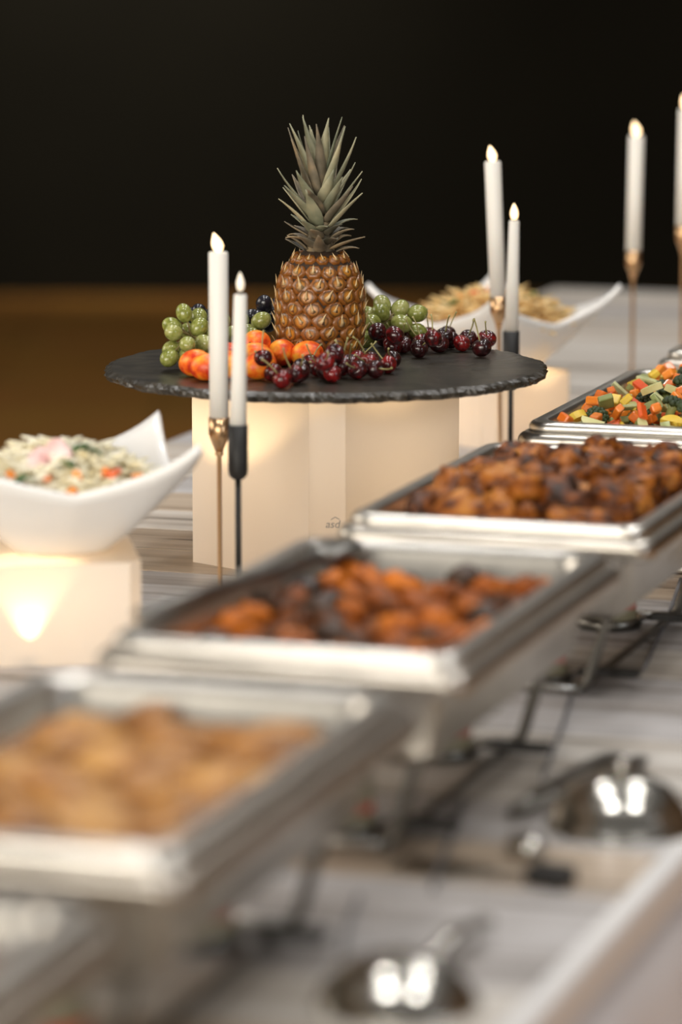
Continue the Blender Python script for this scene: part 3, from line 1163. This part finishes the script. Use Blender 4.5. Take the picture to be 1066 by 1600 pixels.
herb_leaf = leafy('herb_leaf', M['herb'], 0.026, 0.009)
slice_m = lathe('radish_slice', [(0, 0), (0.011, 0), (0.0125, 0.002), (0.011, 0.004), (0, 0.004)], M['radish'], 20)
pep_r = box_mesh('pepper_piece', 0.012, 0.009, 0.006, M['pepper_red'], 0.002)
pep_o = box_mesh('pepper_piece', 0.012, 0.009, 0.006, M['pepper_orange'], 0.002)
for px, py, kind in ((88, 703, 'radish'), (66, 716, 'radish'), (58, 725, 'radish'), (95, 712, 'radish'), (130, 709, 'herb'), (144, 711, 'herb'), (118, 706, 'herb'), (172, 745, 'red'), (182, 742, 'red'), (166, 741, 'orange'),
                     (112, 772, 'orange'), (120, 746, 'orange'), (18, 745, 'orange'), (75, 752, 'orange'), (215, 748, 'orange'), (38, 768, 'orange'), (55, 772, 'orange'), (105, 730, 'herb'), (40, 755, 'herb')):
    p = on_mound(LBX, LBY, TZ + 0.1125, px, py, 0.042, 0.108, 0.062)
    if p is None:
        p = at_y(px, py, LBY)
        p.z = TZ + 0.1125 + 0.062 + mound_h(p.x - LBX, 0, 0.108, 0.042)
    m, nm, lab, cat = {'radish': (slice_m, 'radish_slice', 'pink and white radish slice on the pale salad', 'radish'),
                       'herb': (herb_leaf, 'herb_leaf', 'green herb leaf on the pale salad', 'herb'),
                       'red': (pep_r, 'pepper_piece', 'bright red pepper piece on the pale salad', 'pepper'),
                       'orange': (pep_o, 'pepper_piece', 'orange pepper piece on the pale salad', 'pepper')}[kind]
    o = obj(nm, m, None, p)
    o.rotation_euler = (random.uniform(-.8, .8), random.uniform(-.8, .8), random.uniform(0, 6))
    if kind == 'radish': o.rotation_euler = (R(random.uniform(40, 80)), 0, random.uniform(-.6, .6))
    tag(o, lab, cat, nm.replace('_', ' ') + 's on the pale salad')
for px, py, kind in ((684, 447, 'herb'), (705, 474, 'herb'), (712, 478, 'herb'), (698, 480, 'herb'), (828, 460, 'herb'), (868, 478, 'herb'), (876, 482, 'herb'), (862, 474, 'herb'), (890, 487, 'herb'), (832, 465, 'herb'), (750, 455, 'red'), (762, 450, 'red'), (740, 452, 'red'),
                     (660, 485, 'red'), (652, 488, 'red'), (848, 462, 'orange'), (720, 460, 'orange')):
    p = on_mound(FBX - 0.003, FBY, TZ + 0.1065, px, py, 0.044, 0.105, 0.060)
    if p is None:
        p = at_y(px, py, FBY)
        p.z = TZ + 0.1065 + 0.060 + mound_h(p.x - FBX, 0, 0.105, 0.044)
    m, nm, lab, cat = {'herb': (herb_leaf, 'herb_leaf', 'green herb leaf on the fried noodles', 'herb'),
                       'red': (pep_r, 'pepper_piece', 'red pepper piece on the fried noodles', 'pepper'),
                       'orange': (pep_o, 'pepper_piece', 'orange pepper piece on the fried noodles', 'pepper')}[kind]
    o = obj(nm, m, None, p)
    o.rotation_euler = (random.uniform(-.6, .6), random.uniform(-.6, .6), random.uniform(0, 6))
    tag(o, lab, cat, nm.replace('_', ' ') + 's on the noodles')

# ------------------------------------------------------------------ chafing dishes
CW, CL, CHT = 0.325, 0.550, 0.169            # outer rim of the water pan
CB = -0.9875


def shell(name, wx, wy, depth, rim, rad, zt, mat, th=0.0016, lip=0.006, nose=0.006):
    """deep tray with a rolled flat rim: closed shell of thin sheet"""
    iw, il = wx - 2 * rim, wy - 2 * rim
    t = 0.011
    loops = [rrect(iw - 2 * t - 0.03, il - 2 * t - 0.03, rad, zt - depth, 5),
             rrect(iw - 2 * t, il - 2 * t, rad, zt - depth + 0.012, 5),
             rrect(iw - 0.008, il - 0.008, rad, zt - 0.008, 5),
             rrect(iw, il, rad, zt - 0.001, 5),
             rrect(iw + 0.004, il + 0.004, rad, zt, 5),
             *[rrect(wx - 2 * nose * (1 - math.sin(R(q))), wy - 2 * nose * (1 - math.sin(R(q))), rad, zt - nose * (1 - math.cos(R(q))), 5) for q in (0, 18, 36, 54, 72, 90)],
             rrect(wx, wy, rad, zt - lip, 5),
             rrect(wx - 0.004, wy - 0.004, rad, zt - lip, 5),
             rrect(wx - 0.005, wy - 0.005, rad, zt - nose, 5),
             rrect(wx - 2 * nose, wy - 2 * nose, rad, zt - 0.004, 5),
             rrect(iw + 0.003, il + 0.003, rad, zt - 0.0035, 5),
             rrect(iw - 0.008 + 2 * th, il - 0.008 + 2 * th, rad, zt - 0.010, 5),
             rrect(iw - 2 * t + 2 * th, il - 2 * t + 2 * th, rad, zt - depth + 0.011, 5),
             rrect(iw - 2 * t - 0.03, il - 2 * t - 0.03, rad, zt - depth - th, 5)]
    return loft(name, loops, mat)


water_pan = shell('water_pan', CW, CL, 0.088, 0.026, 0.022, CHT, M['steel_pan'], lip=0.020, nose=0.009)
food_pan = shell('food_pan', CW - 0.020, CL - 0.020, 0.064, 0.018, 0.026, 0.0, M['steel'], lip=0.012, nose=0.007)
leg_paths = MB()
leg_v, leg_f = tube_g([(0.112, 0, CHT - 0.012), (0.108, 0, 0.10), (0.082, 0, 0.012), (0.075, 0, 0.0055)], 0.0055, 8)
legR = fix_normals(me('leg', leg_v, leg_f, M['steel_dark']))
rail_v, rail_f = tube_g([(0.075, -0.215, 0.0055), (0.075, 0.215, 0.0055)], 0.004, 8)
rail = fix_normals(me('base_rail', rail_v, rail_f, M['steel_dark']))
crossbar = fix_normals(me('crossbar', *tube_g([(-0.075, 0, 0.0055), (0.075, 0, 0.0055)], 0.004, 8), M['steel']))
can_body = lathe('can_body', [(0, 0), (0.030, 0), (0.0315, 0.0015), (0.0315, 0.0035), (0.0305, 0.005), (0.0305, 0.050), (0.0315, 0.0515), (0.0315, 0.054), (0.029, 0.0545), (0.028, 0.052), (0.018, 0.052), (0.016, 0.049), (0, 0.049)], M['steel'], 32)
M['label_yellow'] = plain('yellow_label', (0.30, 0.27, 0.17), 0.5)
M['label_red'] = plain('red_label_band', (0.60, 0.07, 0.03), 0.45)
can_label = lathe('paper_label', [(0.0308, 0.008), (0.0309, 0.046)], M['label_yellow'], 32)
can_band = lathe('red_band', [(0.0312, 0.019), (0.0312, 0.027)], M['label_red'], 32)
for m_ in (can_label, can_band):
    bm = bmesh.new(); bm.from_mesh(m_)
    bmesh.ops.delete(bm, geom=[f_ for f_ in bm.faces if len(f_.verts) > 4], context='FACES')
    bm.to_mesh(m_); bm.free()
holder_cup = lathe('holder_cup', [(0, 0.0), (0.035, 0), (0.0375, 0.003), (0.0375, 0.012), (0.0360, 0.012), (0.0360, 0.004), (0.034, 0.0022), (0, 0.0022)], M['steel_dark'], 32)
handle_m = loft('holder_handle', [[(x, y * k_, 0.0142 + z * k_ + dz) for y, z in ((-0.0085, -0.0035), (0.0085, -0.0035), (0.0085, 0.0035), (-0.0085, 0.0035))] for x, k_, dz in ((0.036, 0.6, -0.006), (0.045, 0.6, -0.001), (0.050, 1, 0.0), (0.104, 1.05, 0.0), (0.108, 0.8, 0))], M['black_plastic'], smooth=False)

DISHES = [(1.598, 'salmon pieces', 0.0), (2.250, 'creamy mushroom pieces', 0.0), (2.915, 'red stew chunks', 0.0), (3.575, 'roast chicken pieces', 0.0), (4.262, 'mixed diced vegetables', 0.0), (4.985, 'yellow gratin', 0.0)]
PANS = []
SHORT = ['salmon', 'mushrooms', 'stew', 'chicken', 'vegetables', 'gratin']
for i, (s, what, rot) in enumerate(DISHES):
    c = empty('chafing_dish', tb(s + CL / 2, CB), -ANG + rot)
    tag(c, 'steel chafing dish on dark legs keeping the %s warm' % what, 'chafing dish', 'steel chafing dishes in a row')
    obj('water_pan', water_pan, c)
    for sx in (1, -1):
        for sy in (1, -1):
            o = obj('leg', legR, c, (0, sy * 0.205, 0))
            if sx < 0: o.rotation_euler = (0, 0, PI)
        o = obj('base_rail', rail, c)
        if sx < 0: o.rotation_euler = (0, 0, PI)
    for sy in (1, -1):
        obj('crossbar', crossbar, c, (0, sy * 0.205, 0))
    fp = obj('food_pan', food_pan, None, tb(s + CL / 2, CB, CHT + 0.012), (0, 0, -ANG + rot))
    tag(fp, 'shallow steel food pan filled with %s' % what, 'food pan', 'steel food pans in the chafing dishes')
    PANS.append((s + CL / 2, what, rot))
    if i in (0, 5): 
        continue
    for k, ds in ((0, 0.119), (1, 0.425)):
        loc = tb(s + ds, CB + 0.016)
        side = SHORT[i - 1 + 2 * k]
        h = empty('burner_holder', loc, -ANG)
        tag(h, 'dark burner holder with black handle under the %s, at the end towards the %s' % (SHORT[i], side), 'burner holder', 'burner holders under the chafing dishes')
        obj('holder_cup', holder_cup, h)
        obj('holder_handle', handle_m, h)
        g = empty('fuel_can', loc + Vector((0, 0, 0.0024)), random.uniform(0, 6))
        tag(g, 'small fuel can with red band under the %s, at the end towards the %s' % (SHORT[i], side), 'fuel can', 'fuel cans under the chafing dishes')
        obj('can_body', can_body, g)
        obj('paper_label', can_label, g)
        obj('red_band', can_band, g)


def pan_pt(i, x, y, z):
    s, what, rot = PANS[i]
    Mx = Matrix.Translation(tb(s, CB, CHT + 0.012)) @ Matrix.Rotation(-ANG + rot, 4, 'Z')
    return Mx @ Vector((x, y, z))


IW, IL = (CW - 0.018 - 0.032 - 0.03) / 2, (CL - 0.018 - 0.032 - 0.03) / 2      # half inner size near the food level


def sauce(i, z, mat, label, cat, name, wav=0.003):
    hw, hl = IW + 0.006, IL + 0.006
    n = 26
    v, f = [], []
    for a in range(n + 1):
        for b in range(n + 1):
            x, y = -hw + 2 * hw * a / n, -hl + 2 * hl * b / n
            v.append((x, y, z + wav * noise.noise(Vector((x * 30, y * 30, i)))))
    for a in range(n):
        for b in range(n):
            k = a * (n + 1) + b
            f.append([k, k + n + 1, k + n + 2, k + 1])
    # sides and underside so that it is a body of sauce
    k0 = len(v)
    ring = [a * (n + 1) for a in range(n)] + [n * (n + 1) + b for b in range(n)] + [a * (n + 1) + n for a in range(n, 0, -1)] + [b for b in range(n, 0, -1)]
    for r_ in ring:
        x, y, _ = v[r_]
        v.append((x * 0.95, y * 0.96, -0.0615))
    L_ = len(ring)
    for q in range(L_):
        f.append([ring[q], ring[(q + 1) % L_], k0 + (q + 1) % L_, k0 + q])
    f.append([k0 + q for q in range(L_)])
    s, what, rot = PANS[i]
    o = obj(name, fix_normals(me(name, v, f, mat)), None, tb(s, CB, CHT + 0.012), (0, 0, -ANG + rot))
    tag(o, label, cat, kind='stuff')
    return o


# roast chicken
M['chicken'] = mottled('roast_chicken', [(0.022, 0.008, 0.003), (0.11, 0.030, 0.006), (0.30, 0.090, 0.011), (0.50, 0.20, 0.035)], 50, 0.42, coat=0.0, rnd=0.18, bump=0.4, spec=0.22, pos=[0.32, 0.45, 0.58, 0.74])
M['bone'] = plain('bone', (0.45, 0.30, 0.16), 0.5)


def drum_mesh(seed):
    bm = bmesh.new()
    bmesh.ops.create_icosphere(bm, subdivisions=3, radius=1)
    off = Vector((seed * 5.1, seed * 2.2, 0))
    for v_ in bm.verts:
        c = v_.co
        t = (c.x + 1) / 2
        rad = 0.55 + 0.65 * math.sin(PI * min(1, 0.25 + 0.65 * t)) if seed % 3 else 0.5 + 0.8 * t ** 0.8
        d = 1 + 0.30 * noise.noise(c * 1.9 + off) + 0.20 * noise.noise(c * 4.5 + off)
        v_.co = Vector((c.x * 0.032 * d, c.y * 0.019 * rad * d, c.z * 0.017 * rad * d))
    m = bpy.data.meshes.new('chicken_piece')
    bm.to_mesh(m)
    bm.free()
    m.polygons.foreach_set('use_smooth', [True] * len(m.polygons))
    m.materials.append(M['chicken'])
    return m


drums = [drum_mesh(k) for k in range(6)]
sauce(3, -0.035, plain('roasting_juice', (0.07, 0.03, 0.01), 0.25), 'dark roasting juice under the chicken pieces', 'sauce', 'roasting_juice')
rs = random.Random(11)
cnt = 0
for lay, (nx, ny, z0) in enumerate(((6, 11, -0.024), (6, 10, -0.008), (5, 9, 0.004))):
    for a in range(nx):
        for b in range(ny):
            x = -IW + 2 * IW * (a + 0.5 + rs.uniform(-.2, .2)) / nx
            y = -IL + 2 * IL * (b + 0.5 + rs.uniform(-.2, .2)) / ny
            fall = 1 - max(abs(x) / IW, abs(y) / IL) ** 3
            if lay == 2 and (fall < 0.45 or rs.random() < 0.25 or x < -IW * 0.45): continue
            if lay == 1 and fall < 0.12: continue
            z = z0 + 0.010 * (fall - 0.5) + rs.uniform(-.005, .006)
            o = obj('chicken_piece', drums[rs.randrange(6)], None, pan_pt(3, x * 0.92, y * 0.95, z))
            o.rotation_euler = (rs.uniform(-.9, .9), rs.uniform(-.5, .5), rs.uniform(0, 6.28))
            s_ = rs.uniform(0.85, 1.12)
            o.scale = (s_, s_, s_)
            tag(o, 'glazed brown roast chicken piece heaped in the chicken pan', 'chicken', 'roast chicken pieces')
            cnt += 1

# red stew
M['stew'] = mottled('red_stew_sauce', [(0.12, 0.035, 0.004), (0.28, 0.075, 0.006), (0.17, 0.085, 0.012)], 25, 0.5)
M['chunk'] = mottled('stew_chunk', [(0.05, 0.018, 0.004), (0.28, 0.066, 0.004), (0.62, 0.17, 0.008)], 34, 0.5, rnd=0.3, spec=0.3)
M['chunk_dark'] = mottled('stew_chunk_dark', [(0.015, 0.007, 0.003), (0.07, 0.03, 0.010)], 30, 0.4)
sauce(2, -0.034, M['stew'], 'red brown stew sauce in the stew pan', 'stew', 'stew_sauce', 0.004)
chunks = [blob('stew_chunk', M['chunk'], 0.020, 0.015, 0.012, 0.42, 1.9, 3, k) for k in range(4)]
chunks_d = [blob('dark_stew_chunk', M['chunk_dark'], 0.018, 0.016, 0.014, 0.25, 2.0, 3, k + 9) for k in range(2)]
for a in range(6):
    for b in range(10):
        x = -IW + 2 * IW * (a + 0.5 + rs.uniform(-.3, .3)) / 6
        y = -IL + 2 * IL * (b + 0.5 + rs.uniform(-.3, .3)) / 10
        dark = rs.random() < 0.17
        z = -0.030 + rs.uniform(-.003, .008)
        o = obj('dark_stew_chunk' if dark else 'stew_chunk', rs.choice(chunks_d if dark else chunks), None, pan_pt(2, x * 0.93, y * 0.95, z))
        o.rotation_euler = (rs.uniform(-.5, .5), rs.uniform(-.5, .5), rs.uniform(0, 6))
        tag(o, 'dark brown chunk in the red stew' if dark else 'orange red chunk in the red stew', 'stew chunk', 'dark chunks in the stew' if dark else 'orange chunks in the stew')

# creamy mushroom pieces
M['cream_sauce'] = mottled('brown_cream_sauce', [(0.20, 0.075, 0.008), (0.32, 0.13, 0.016), (0.40, 0.185, 0.035)], 22, 0.45)
M['mush'] = mottled('mushroom_piece', [(0.20, 0.075, 0.008), (0.36, 0.145, 0.024), (0.60, 0.31, 0.085)], 30, 0.5, rnd=0.3)
sauce(1, -0.030, M['cream_sauce'], 'brown cream sauce in the mushroom pan', 'sauce', 'cream_sauce', 0.004)
mush = [blob('mushroom_piece', M['mush'], 0.034, 0.026, 0.010, 0.20, 1.5, 3, k + 20) for k in range(4)]
for a in range(6):
    for b in range(9):
        x = -IW + 2 * IW * (a + 0.5 + rs.uniform(-.3, .3)) / 6
        y = -IL + 2 * IL * (b + 0.5 + rs.uniform(-.3, .3)) / 9
        o = obj('mushroom_piece', rs.choice(mush), None, pan_pt(1, x * 0.93, y * 0.95, -0.031 + rs.uniform(-.004, .005)))
        o.rotation_euler = (rs.uniform(-.4, .4), rs.uniform(-.4, .4), rs.uniform(0, 6))
        tag(o, 'tan mushroom piece lying in brown cream sauce', 'mushroom', 'mushroom pieces in cream sauce')

# salmon in the dish cut by the picture's lower corner
M['salmon'] = mottled('salmon', [(0.45, 0.16, 0.06), (0.62, 0.27, 0.12)], 30, 0.4, rnd=0.2)
sauce(0, -0.032, M['cream_sauce'], 'pale brown sauce under the salmon pieces', 'sauce', 'salmon_sauce', 0.003)
sal = [blob('salmon_piece', M['salmon'], 0.030, 0.022, 0.012, 0.12, 1.4, 3, k + 40) for k in range(3)]
for a in range(5):
    for b in range(8):
        x = -IW + 2 * IW * (a + 0.5 + rs.uniform(-.2, .2)) / 5
        y = -IL + 2 * IL * (b + 0.5 + rs.uniform(-.2, .2)) / 8
        if b < 4: continue
        o = obj('salmon_piece', rs.choice(sal), None, pan_pt(0, x * 0.92, y * 0.95, -0.022 + rs.uniform(-.004, .005)))
        o.rotation_euler = (rs.uniform(-.3, .3), rs.uniform(-.3, .3), rs.uniform(0, 6))
        tag(o, 'orange pink salmon piece in the pan next to the mushroom pan', 'salmon', 'salmon pieces')

# yellow gratin in the farthest dish
M['gratin'] = mottled('yellow_gratin', [(0.50, 0.30, 0.07), (0.68, 0.48, 0.14), (0.74, 0.60, 0.28)], 35, 0.4)
sauce(5, -0.020, M['gratin'], 'golden crust of the yellow gratin', 'gratin', 'gratin_crust', 0.006)
gr = [blob('gratin_lump', M['gratin'], 0.020, 0.017, 0.010, 0.2, 2, 3, k + 60) for k in range(3)]
for a in range(6):
    for b in range(10):
        x = -IW + 2 * IW * (a + 0.5 + rs.uniform(-.3, .3)) / 6
        y = -IL + 2 * IL * (b + 0.5 + rs.uniform(-.3, .3)) / 10
        o = obj('gratin_lump', rs.choice(gr), None, pan_pt(5, x * 0.92, y * 0.95, -0.014 + rs.uniform(-.004, .006)))
        o.rotation_euler = (0, 0, rs.uniform(0, 6))
        tag(o, 'golden lump in the pan of yellow gratin', 'gratin', 'lumps of the yellow gratin')

# mixed vegetables
M['carrot'] = mottled('carrot', [(0.62, 0.13, 0.012), (0.82, 0.25, 0.025)], 50, 0.35, coat=0.2, rnd=0.3)
M['zucchini_flesh'] = mottled('zucchini_flesh', [(0.50, 0.48, 0.18), (0.66, 0.62, 0.32)], 50, 0.4)
M['zucchini_green'] = mottled('zucchini_green', [(0.14, 0.17, 0.045), (0.27, 0.29, 0.10)], 40, 0.4, coat=0.2)
M['squash'] = mottled('yellow_squash', [(0.70, 0.45, 0.03), (0.82, 0.62, 0.10)], 40, 0.35, coat=0.2)
M['broccoli'] = mottled('broccoli', [(0.008, 0.018, 0.004), (0.04, 0.065, 0.014)], 90, 0.6)
M['broc_stalk'] = mottled('broccoli_stalk', [(0.22, 0.27, 0.08), (0.36, 0.40, 0.15)], 40, 0.4)
M['cauli'] = mottled('cauliflower', [(0.58, 0.53, 0.34), (0.74, 0.70, 0.52)], 60, 0.5)
M['leek'] = mottled('pale_leek', [(0.38, 0.43, 0.17), (0.60, 0.62, 0.36)], 50, 0.35, coat=0.2)


def stick(name, mat, a, b, c):
    return box_mesh(name, a, b, c, mat, min(a, b, c) * 0.22, 2)


def half_disc(name, r, th, flesh, skin):
    v, f = [], []
    n = 12
    for z in (0, th):
        for i in range(n + 1):
            a = PI * i / n
            v.append((r * math.cos(a), r * math.sin(a) - r * 0.4, z))
    f.append(list(range(n + 1))[::-1])
    f.append([n + 1 + i for i in range(n + 1)])
    for i in range(n):
        f.append([i, i + 1, n + 2 + i, n + 1 + i])
    f.append([n, 0, n + 1, 2 * n + 1])
    m = me(name, v, f, flesh, False)
    m.materials.append(skin)
    for i in range(2, 2 + n):
        m.polygons[i].material_index = 1
    return m


def floret(name, head, stalk_mat):
    """returns stalk mesh and head mesh"""
    st = lathe('stalk', [(0, -0.016), (0.0045, -0.016), (0.0055, 0.0), (0.008, 0.006), (0, 0.008)], stalk_mat, 10)
    mb = MB()
    r_ = random.Random(3)
    for i in range(26):
        a, e = i * 2.4, math.acos(1 - (i + 0.5) / 26 * 0.95)
        c = Vector((math.sin(e) * math.cos(a), math.sin(e) * math.sin(a), math.cos(e) * 0.75)) * 0.012 + Vector((0, 0, 0.005))
        bm = bmesh.new()
        bmesh.ops.create_icosphere(bm, subdivisions=1, radius=0.0042 * r_.uniform(.85, 1.2))
        mb.add([c + v_.co for v_ in bm.verts], [[v_.index for v_ in f_.verts] for f_ in bm.faces])
        bm.free()
    return st, mb.build('floret_head', head)


veg = [('carrot_cube', [stick('carrot_cube', M['carrot'], 0.016, 0.014, 0.012), stick('carrot_cube', M['carrot'], 0.020, 0.012, 0.011)], 'orange carrot cube in the pan of mixed vegetables', 'carrot', 9),
       ('carrot_stick', [stick('carrot_stick', M['carrot'], 0.032, 0.010, 0.009)], 'orange carrot stick in the pan of mixed vegetables', 'carrot', 4),
       ('zucchini_slice', [half_disc('zucchini_slice', 0.015, 0.008, M['zucchini_flesh'], M['zucchini_green'])], 'pale zucchini slice with green skin in the pan of mixed vegetables', 'zucchini', 4),
       ('zucchini_wedge', [stick('zucchini_wedge', M['zucchini_green'], 0.024, 0.019, 0.008)], 'grey green zucchini wedge in the pan of mixed vegetables', 'zucchini', 3),
       ('squash_piece', [stick('squash_piece', M['squash'], 0.016, 0.013, 0.009), half_disc('squash_piece', 0.014, 0.009, M['squash'], M['squash'])], 'yellow squash piece in the pan of mixed vegetables', 'squash', 4),
       ('leek_strip', [stick('leek_strip', M['leek'], 0.034, 0.012, 0.004)], 'pale green leek strip in the pan of mixed vegetables', 'leek', 3),
       ('pepper_strip', [stick('pepper_strip', M['pepper_red'], 0.022, 0.012, 0.006)], 'red pepper strip in the pan of mixed vegetables', 'pepper', 3)]
bro = floret('broccoli_floret', M['broccoli'], M['broc_stalk'])
cau = floret('cauliflower_floret', M['cauli'], M['cauli'])
wts = [v_[4] for v_ in veg] + [4.5, 1.2]


def veg_piece(kind, p, rot, sc=1.0):
    if kind < 7:
        nm, ms, lab, cat, _ = veg[kind]
        o = obj(nm, rs.choice(ms), None, p)
        tag(o, lab, cat, nm.replace('_', ' ') + 's in the vegetable pan')
    else:
        st, hd = (bro, cau)[kind - 7]
        nm = ('broccoli_floret', 'cauliflower_floret')[kind - 7]
        o = empty(nm, p)
        obj('stalk', st, o)
        obj('floret_head', hd, o)
        tag(o, ('dark green broccoli floret', 'cream white cauliflower floret')[kind - 7] + ' in the pan of mixed vegetables', ('broccoli', 'cauliflower')[kind - 7], nm.replace('_', ' ') + 's in the vegetable pan')
    o.rotation_euler = rot
    o.scale = (sc, sc, sc)
    return o


sauce(4, -0.036, plain('vegetable_juice', (0.42, 0.20, 0.035), 0.25, coat=0.3), 'thin orange juice under the mixed vegetables', 'juice', 'vegetable_juice', 0.002)
for lay, (nx, ny, z0) in enumerate(((12, 18, -0.022), (11, 17, -0.008), (9, 13, 0.006))):
    for a in range(nx):
        for b in range(ny):
            x = -IW + 2 * IW * (a + 0.5 + rs.uniform(-.35, .35)) / nx
            y = -IL + 2 * IL * (b + 0.5 + rs.uniform(-.35, .35)) / ny
            q = noise.noise(Vector((x * 16, y * 16, 4.4)))
            # the heap leaves the corner of the pan towards the slate board empty
            edge = (x + IW) * 1.0 + 0.015 * q
            if edge < (-0.01, 0.006, 0.026)[lay]: continue
            if lay == 2 and (q < -0.25 or y > IL * 0.86): continue
            if lay == 0 and y < IL * 0.4 and x > -IW * 0.3 and rs.random() < 0.7: continue
            z = z0 + 0.006 * q + rs.uniform(-.003, .004) + (0.012 * max(0, x / IW) if lay == 2 else 0)
            kd = rs.choices(range(9), wts)[0]
            veg_piece(kd, pan_pt(4, x, y, z), (rs.uniform(-.8, .8), rs.uniform(-.8, .8), rs.uniform(0, 6.28)), 0.96)

# ------------------------------------------------------------------ utensils on the boards
def ladle(loc, rz, r, length, lab):
    """big round spoon lying face down with its long handle"""
    l = empty('serving_ladle', loc, rz)
    tag(l, lab, 'ladle')
    obj('ladle_bowl', lathe('ladle_bowl', [(0, 0.036), (r * 0.35, 0.0345), (r * 0.7, 0.026), (r * 0.92, 0.012), (r, 0.003), (r + 0.002, 0.0), (r + 0.001, 0.0), (r - 0.002, 0.003), (r * 0.9, 0.011), (r * 0.68, 0.0245), (r * 0.34, 0.033), (0, 0.0345)], M['steel_polished'], 48), l)
    obj('handle', tube('handle', [(r - 0.004, 0, 0.006), (r + 0.02, 0, 0.016), (r + length * 0.5, 0, 0.022), (r + length, 0, 0.013)], [0.008, 0.0075, 0.008, 0.0095], M['steel_polished'], 10, 0.55), l)
    return l


a = at_h(620, 1568, 0)
hd = at_h(758, 1446, 0.01)
ladle(a, math.atan2(hd.y - a.y, hd.x - a.x), 0.060, (Vector((hd.x, hd.y)) - Vector((a.x, a.y))).length - 0.062, 'large round steel ladle lying face down beside the mushroom pan')
c = at_h(970, 1292, 0)
lid = empty('domed_lid', c)
tag(lid, 'shiny domed steel lid lying on the boards near the table edge', 'lid')
r = 0.061
obj('dome', lathe('dome', [(0, 0.046), (r * 0.4, 0.0435), (r * 0.72, 0.034), (r * 0.93, 0.018), (r, 0.004), (r + 0.004, 0.002), (r + 0.004, 0.0), (r - 0.002, 0.0), (r * 0.91, 0.017), (r * 0.7, 0.0325), (r * 0.38, 0.042), (0, 0.0445)], M['steel_polished'], 48), lid)
obj('knob', lathe('knob', [(0, 0.0445), (0.006, 0.0445), (0.005, 0.050), (0.008, 0.054), (0.006, 0.058), (0, 0.059)], M['steel_polished'], 20), lid)


def tongs(p, q, lab):
    t = empty('serving_tongs', p, math.atan2(q.y - p.y, q.x - p.x))
    tag(t, lab, 'tongs')
    L = (Vector((q.x, q.y)) - Vector((p.x, p.y))).length
    for s_ in (-1, 1):
        o = obj('arm', tube('arm', [(0, 0, 0.008), (L * 0.3, s_ * 0.010, 0.010), (L * 0.7, s_ * 0.018, 0.010), (L * 0.93, s_ * 0.014, 0.009), (L, s_ * 0.012, 0.007)], [0.006, 0.0065, 0.006, 0.009, 0.007], M['steel_dark'], 8, 0.6), t)
    return t


tongs(at_h(800, 1285, 0), at_h(985, 1196, 0), 'dark steel tongs lying behind the domed lid')


def spatula(p, q, lab):
    t = empty('serving_spatula', p, math.atan2(q.y - p.y, q.x - p.x))
    tag(t, lab, 'spatula')
    L = (Vector((q.x, q.y)) - Vector((p.x, p.y))).length
    obj('blade', loft('blade', [[(x, y * wd, z) for y, z in ((-1, z0), (1, z0), (1, z0 + 0.0018), (-1, z0 + 0.0018))] for x, wd, z0 in ((-0.085, 0.024, 0.001), (-0.03, 0.026, 0.001), (0.0, 0.012, 0.004), (0.02, 0.006, 0.007), (L - 0.03, 0.006, 0.008))], M['steel_polished'], smooth=False), t)
    obj('grip', loft('grip', [[(x, y * k_, 0.009 + z * k_) for y, z in ((-0.012, -0.0075), (0.012, -0.0075), (0.012, 0.0075), (-0.012, 0.0075))] for x, k_ in ((L - 0.034, 0.75), (L - 0.030, 1), (L, 1.05), (L + 0.004, 0.8))], M['black_plastic'], smooth=False), t)
    return t


spatula(at_h(770, 1372, 0), at_h(886, 1388, 0), 'steel spatula with black grip lying in front of the domed lid')
sp = at_h(822, 1335, 0)
spn = empty('table_spoon', sp, R(100))
tag(spn, 'small shiny spoon lying face down beside the domed lid', 'spoon')
obj('spoon_bowl', blob('spoon_bowl', M['steel_polished'], 0.024, 0.017, 0.009, 0.0, 1, 3), spn, (0, 0, 0.009))
obj('handle', tube('handle', [(-0.020, 0, 0.006), (-0.05, 0, 0.010), (-0.11, 0.004, 0.004)], [0.003, 0.003, 0.005], M['steel_polished'], 8, 0.5), spn)

# serving spoon resting along the left rim of the stew pan
p0, p1 = pan_pt(2, -0.146, -0.20, 0.0075), pan_pt(2, -0.100, 0.22, -0.01)
ssp = empty('serving_spoon', p0, math.atan2(p1.y - p0.y, p1.x - p0.x))
tag(ssp, 'dark serving spoon resting along the rim of the red stew pan', 'spoon')
obj('handle', tube('handle', [(0, 0, 0), (0.13, 0, -0.001), (0.30, 0, -0.008), (0.38, 0, -0.010)], [0.007, 0.007, 0.008, 0.009], M['steel_dark'], 10, 0.6), ssp)
obj('spoon_bowl', blob('spoon_bowl', M['steel_dark'], 0.042, 0.026, 0.010, 0.0, 1, 3), ssp, (0.405, 0, -0.010))

# thin grey lines across the boards, drawn as slim tubes
M['line'] = plain('grey_line', (0.16, 0.155, 0.16), 0.6)
for pts, lab in (([(893, 1085), (880, 1130), (862, 1180), (848, 1215)], 'red stew and chicken pans'),
                 ([(722, 1250), (712, 1290), (690, 1345), (676, 1390)], 'black burner handle and the spatula'),
                 ([(560, 1400), (545, 1440), (535, 1490)], 'mushroom pan and the ladle'),
                 ([(1064, 905), (1045, 960), (1022, 1010), (1006, 1045)], 'chicken pan and the table edge')):
    P = [at_h(px, py, 0.0022) for px, py in pts]
    Q = []
    for k in range(len(P) - 1):
        for q in range(4):
            Q.append(P[k].lerp(P[k + 1], q / 4))
    Q.append(P[-1])
    o = obj('line', tube('line', [p - P[0] + Vector((0, 0, 0)) for p in Q], 0.0022, M['line'], 8), None, P[0])
    tag(o, 'thin grey cable on the boards between the ' + lab, 'line')
